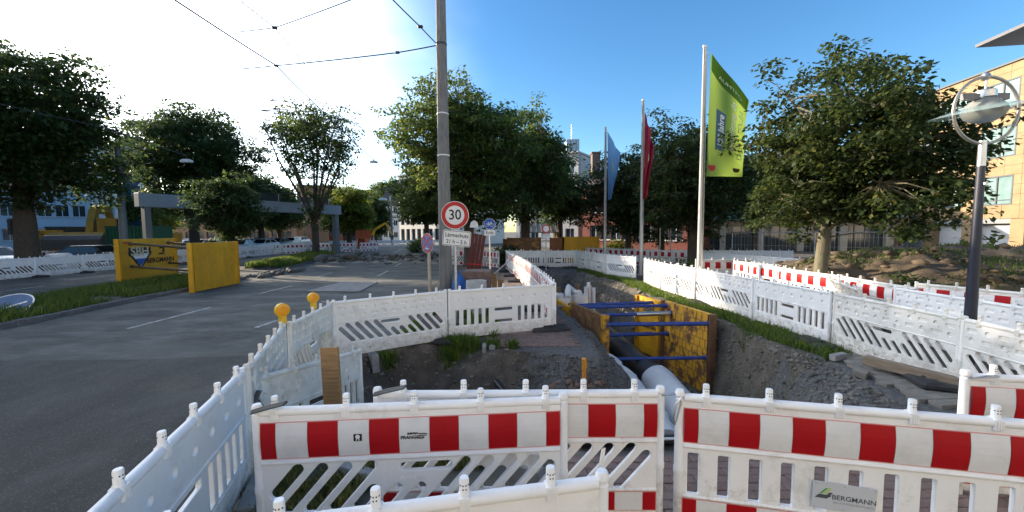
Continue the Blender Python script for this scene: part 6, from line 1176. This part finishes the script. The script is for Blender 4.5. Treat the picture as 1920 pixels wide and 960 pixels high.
def car(x, y, rz, colr, label, group=None, s=1.0):
    o = cp0 if not usedc[0] else copy_tree(cp0); usedc[0] = True; o.location = (x, y, 0); o.rotation_euler = (0, 0, rz); o.scale = (s, s, s); o['label'] = label
    if group: o['group'] = group
    elif 'group' in o: del o['group']
    for ch in o.children:
        if ch.name.split('.')[0] in ('body', 'roof'): ch.material_slots[0].link = 'OBJECT'; ch.material_slots[0].material = CP[colr]
c = U(8, 470, 22.5); car(c.x-0.9, 22.5, R(165), 'white', 'white car parked beside the trunk of the huge chestnut'); c = U(0, 480, 20.0); car(c.x-2.2, 19.6, R(170), 'silver', 'silver car at the left edge just behind the fence')
c = U(158, 470, 24.6); car(c.x, 24.6, R(8), 'black', 'dark car with a light roof line behind the fence, before the digger')
k = 0; cols_ = ['silver', 'white', 'black', 'grey', 'white', 'blue', 'silver', 'black', 'white', 'red', 'grey', 'silver', 'white', 'black']
for i, px_ in enumerate((340, 352, 375, 398, 410, 425, 450, 468, 492, 508, 520, 545, 560)):
    Y = (40, 52, 44, 41, 56, 48, 42, 52, 46, 58, 50, 60, 66)[i]; c = U(px_, 440, Y); car(c.x, Y, R(95+rnd.uniform(-12, 12)), cols_[i], cols_[i]+' car in the car park under the chestnut row beyond the gantry', 'cars in the car park beyond the gantry')
def excavator(x, y, rz, s, label, boom, m=YEL, partsx=True):
    t = thing('excavator', label, 'excavator', (x, y, 0), rz); t.scale = (s, s, s)
    for yy_ in (-0.95, 0.95):
        tr = MB().prism([(-1.7, 0.15), (-1.5, 0), (1.5, 0), (1.7, 0.15), (1.75, 0.45), (1.5, 0.75), (-1.5, 0.75), (-1.75, 0.45)], -0.25, 0.25, Matrix.Translation((0, yy_, 0)) @ XZ).build('track', RUBBER, t)
        for k in range(5): MB().lathe([(0.2, -0.29), (0.2, 0.29)], 12, (-1.2+0.6*k, yy_, 0.3), Matrix.Rotation(math.pi/2, 4, 'X')).build('roller', DARKST, tr)
    MB().prism([(-2.2, 0.95), (1.3, 0.95), (1.35, 1.35), (0.9, 1.4), (-0.4, 1.9), (-1.9, 1.95), (-2.25, 1.6)], -1.2, 1.2, XZ).build('body', m, t); MB().prism([(-2.5, 0.95), (-1.7, 0.95), (-1.7, 1.8), (-2.3, 1.75), (-2.55, 1.5)], -1.25, 1.25, XZ).build('counterweight', mat('dark_grey_paint', (0.06, 0.06, 0.065), 0.5) if 'dark_grey_paint' not in MATS else MATS['dark_grey_paint'], t)
    cb = MB().prism([(0.1, 1.35), (1.4, 1.35), (1.5, 1.9), (1.2, 2.75), (0.1, 2.8)], 0.25, 1.15, XZ).build('cab', GLASS, t); MB().box((0.65, -0.7, 2.82), (1.25, 0.98, 0.08), ch=0.02).box((0.1, -0.7, 2.1), (0.08, 0.94, 1.4)).box((0.75, -1.16, 2.1), (0.07, 0.05, 1.4)).build('cab_frame', m, cb)
    def link_arm(nm, a, b, w0, w1, th): 
        a = Vector(a); b = Vector(b); d = (b-a).normalized(); nrm = Vector((-d.z, 0, d.x)); mid = a.lerp(b, 0.45)
        p = [a+nrm*w0, mid+nrm*w0*1.35, b+nrm*w1, b-nrm*w1, mid-nrm*w0*1.1, a-nrm*w0]; MB().prism([(v.x, v.z) for v in p], -th, th, Matrix.Translation((0, 0.25, 0)) @ XZ).build(nm, m, t)
    link_arm('boom', boom[0], boom[1], 0.26, 0.24, 0.18); link_arm('boom_tip', boom[1], boom[2], 0.26, 0.18, 0.18); link_arm('stick', boom[2], boom[3], 0.2, 0.12, 0.14)
    MB().tube([Vector(boom[0])+Vector((0.1, 0.25, 0.5)), Vector(boom[1])+Vector((0, 0.25, -0.25))], 0.07, 8).build('hydraulic_ram', STEEL, t)
    e = Vector(boom[3]); MB().prism([(e.x-0.1, e.z+0.2), (e.x+0.35, e.z), (e.x+0.3, e.z-0.7), (e.x-0.2, e.z-0.9), (e.x-0.5, e.z-0.6), (e.x-0.1, e.z-0.35)], -0.45, 0.45, Matrix.Translation((0, 0.25, 0)) @ XZ).build('bucket', mat('bucket_steel', (0.08, 0.075, 0.07), 0.7) if 'bucket_steel' not in MATS else MATS['bucket_steel'], t)
c = U(690, 450, 56); excavator(c.x-0.4, 57, R(8), 0.62, 'small yellow excavator with its arm raised at the end of the road', [(0.6, 0, 1.4), (1.6, 0, 4.0), (4.2, 0, 5.6), (5.6, 0, 2.6)])
c = U(165, 450, 29); excavator(c.x-0.2, 29.5, R(118), 1.18, 'big yellow excavator with a pale arm folded beside the green container', [(0.5, 0, 1.6), (1.2, 0, 3.4), (3.2, 0, 3.6), (4.3, 0, 1.6)], mat('dull_yellow', (0.36, 0.20, 0.02), 0.6, 0.15, 2, dirt=(0.15, 0.09, 0.03), damt=0.6))
def container(name, px0, px1, topy, Y, dep, m, lab):
    a, b = U(px0, topy, Y), U(px1, topy, Y); w_ = b.x-a.x; t = thing(name, lab, 'container', ((a.x+b.x)/2, Y, 0)); h_ = a.z; MB().box((0, dep/2, h_/2), (w_, dep, h_), ch=0.02).build('body', m, t); r_ = MB(); k = -w_/2+0.15
    while k < w_/2: r_.box((k, -0.02, h_/2), (0.09, 0.05, h_*0.92)); k += 0.25
    r_.build('ribs', m, t); MB().box((0, -0.02, h_-0.05), (w_+0.04, 0.08, 0.1)).build('top_rail', m, t)
container('site_container', 196, 268, 424, 27.6, 2.4, mat('green_container', (0.012, 0.085, 0.045), 0.5, 0.1, 1), 'dark green site container behind the yellow trench panels'); container('skip', 288, 316, 437, 30, 1.2, YELW, 'yellow skip behind the gantry post'); container('blue_bin', 278, 288, 434, 29.5, 1, BLUE, 'blue bin beside the yellow skip')
container('skip', 28, 52, 432, 27, 2.2, YELW, 'ochre skip behind the trunk of the huge chestnut'); container('orange_container', 668, 684, 438, 50, 1.5, mat('orange_red', (0.42, 0.09, 0.03), 0.6), 'orange red container board at the end of the road'); container('orange_container', 617, 634, 441, 54, 1.5, MATS['orange_red'], 'orange red container behind the gantry post')
container('site_cabin', 84, 123, 425, 29.5, 2.4, mat('cabin_grey', (0.05, 0.055, 0.06), 0.5), 'dark site cabin behind the chestnut trunk')
# waste wrapped in pale sheeting by the trunk, traffic light
lumps = lumpy_tube([(U(88, 460, 22.5).x, 22.6, 0.45), (U(120, 460, 22.5).x, 22.8, 0.45)], 0.55, 17, 16, 0.25); tag(lumps.build('sheeted_heap', WRAP, None, True), 'heap wrapped in pale sheeting beside the chestnut trunk', 'heap')
tl_ = U(27, 425, 21.5); tf = thing('traffic_light', 'black traffic light head beside the huge chestnut', 'traffic light', (tl_.x, 21.5, 0)); MB().tube([(0, 0, 0), (0, 0, tl_.z+0.4)], 0.06, 8).build('post', GREYD, tf); MB().box((0.1, -0.1, tl_.z), (0.36, 0.3, 0.9), ch=0.03).build('head', BLACK, tf)
for i in range(3): MB().lathe([(0.1, 0), (0.11, 0.06)], 12, (0.1, -0.25, tl_.z+0.28-0.28*i), XZ).build('lamp', DARKST, tf)
sgn_ = U(682, 447, 43); sb_ = thing('far_sign', 'brown direction board on two posts at the end of the median', 'sign', (sgn_.x, 43, 0))
for x in (-0.75, 0.75): MB().tube([(x, 0, 0), (x, 0, 2.2)], 0.05, 6).build('post', STEEL, sb_)
MB().box((0, -0.06, 1.9), (1.75, 0.05, 0.95), ch=0.01).build('board', MATS['orange_red'], sb_)
pz_ = U(733, 375, 60); mm = thing('far_mast', 'dark slim mast at the end of the street before the white house', 'mast', (pz_.x, 60, 0)); MB().lathe([(0.2, 0), (0.17, 3), (0.12, 8)], 10).build('shaft', GREYD, mm, True); MB().lathe([(0.28, 0), (0.28, 0.2)], 10).build('base', GREYD, mm)
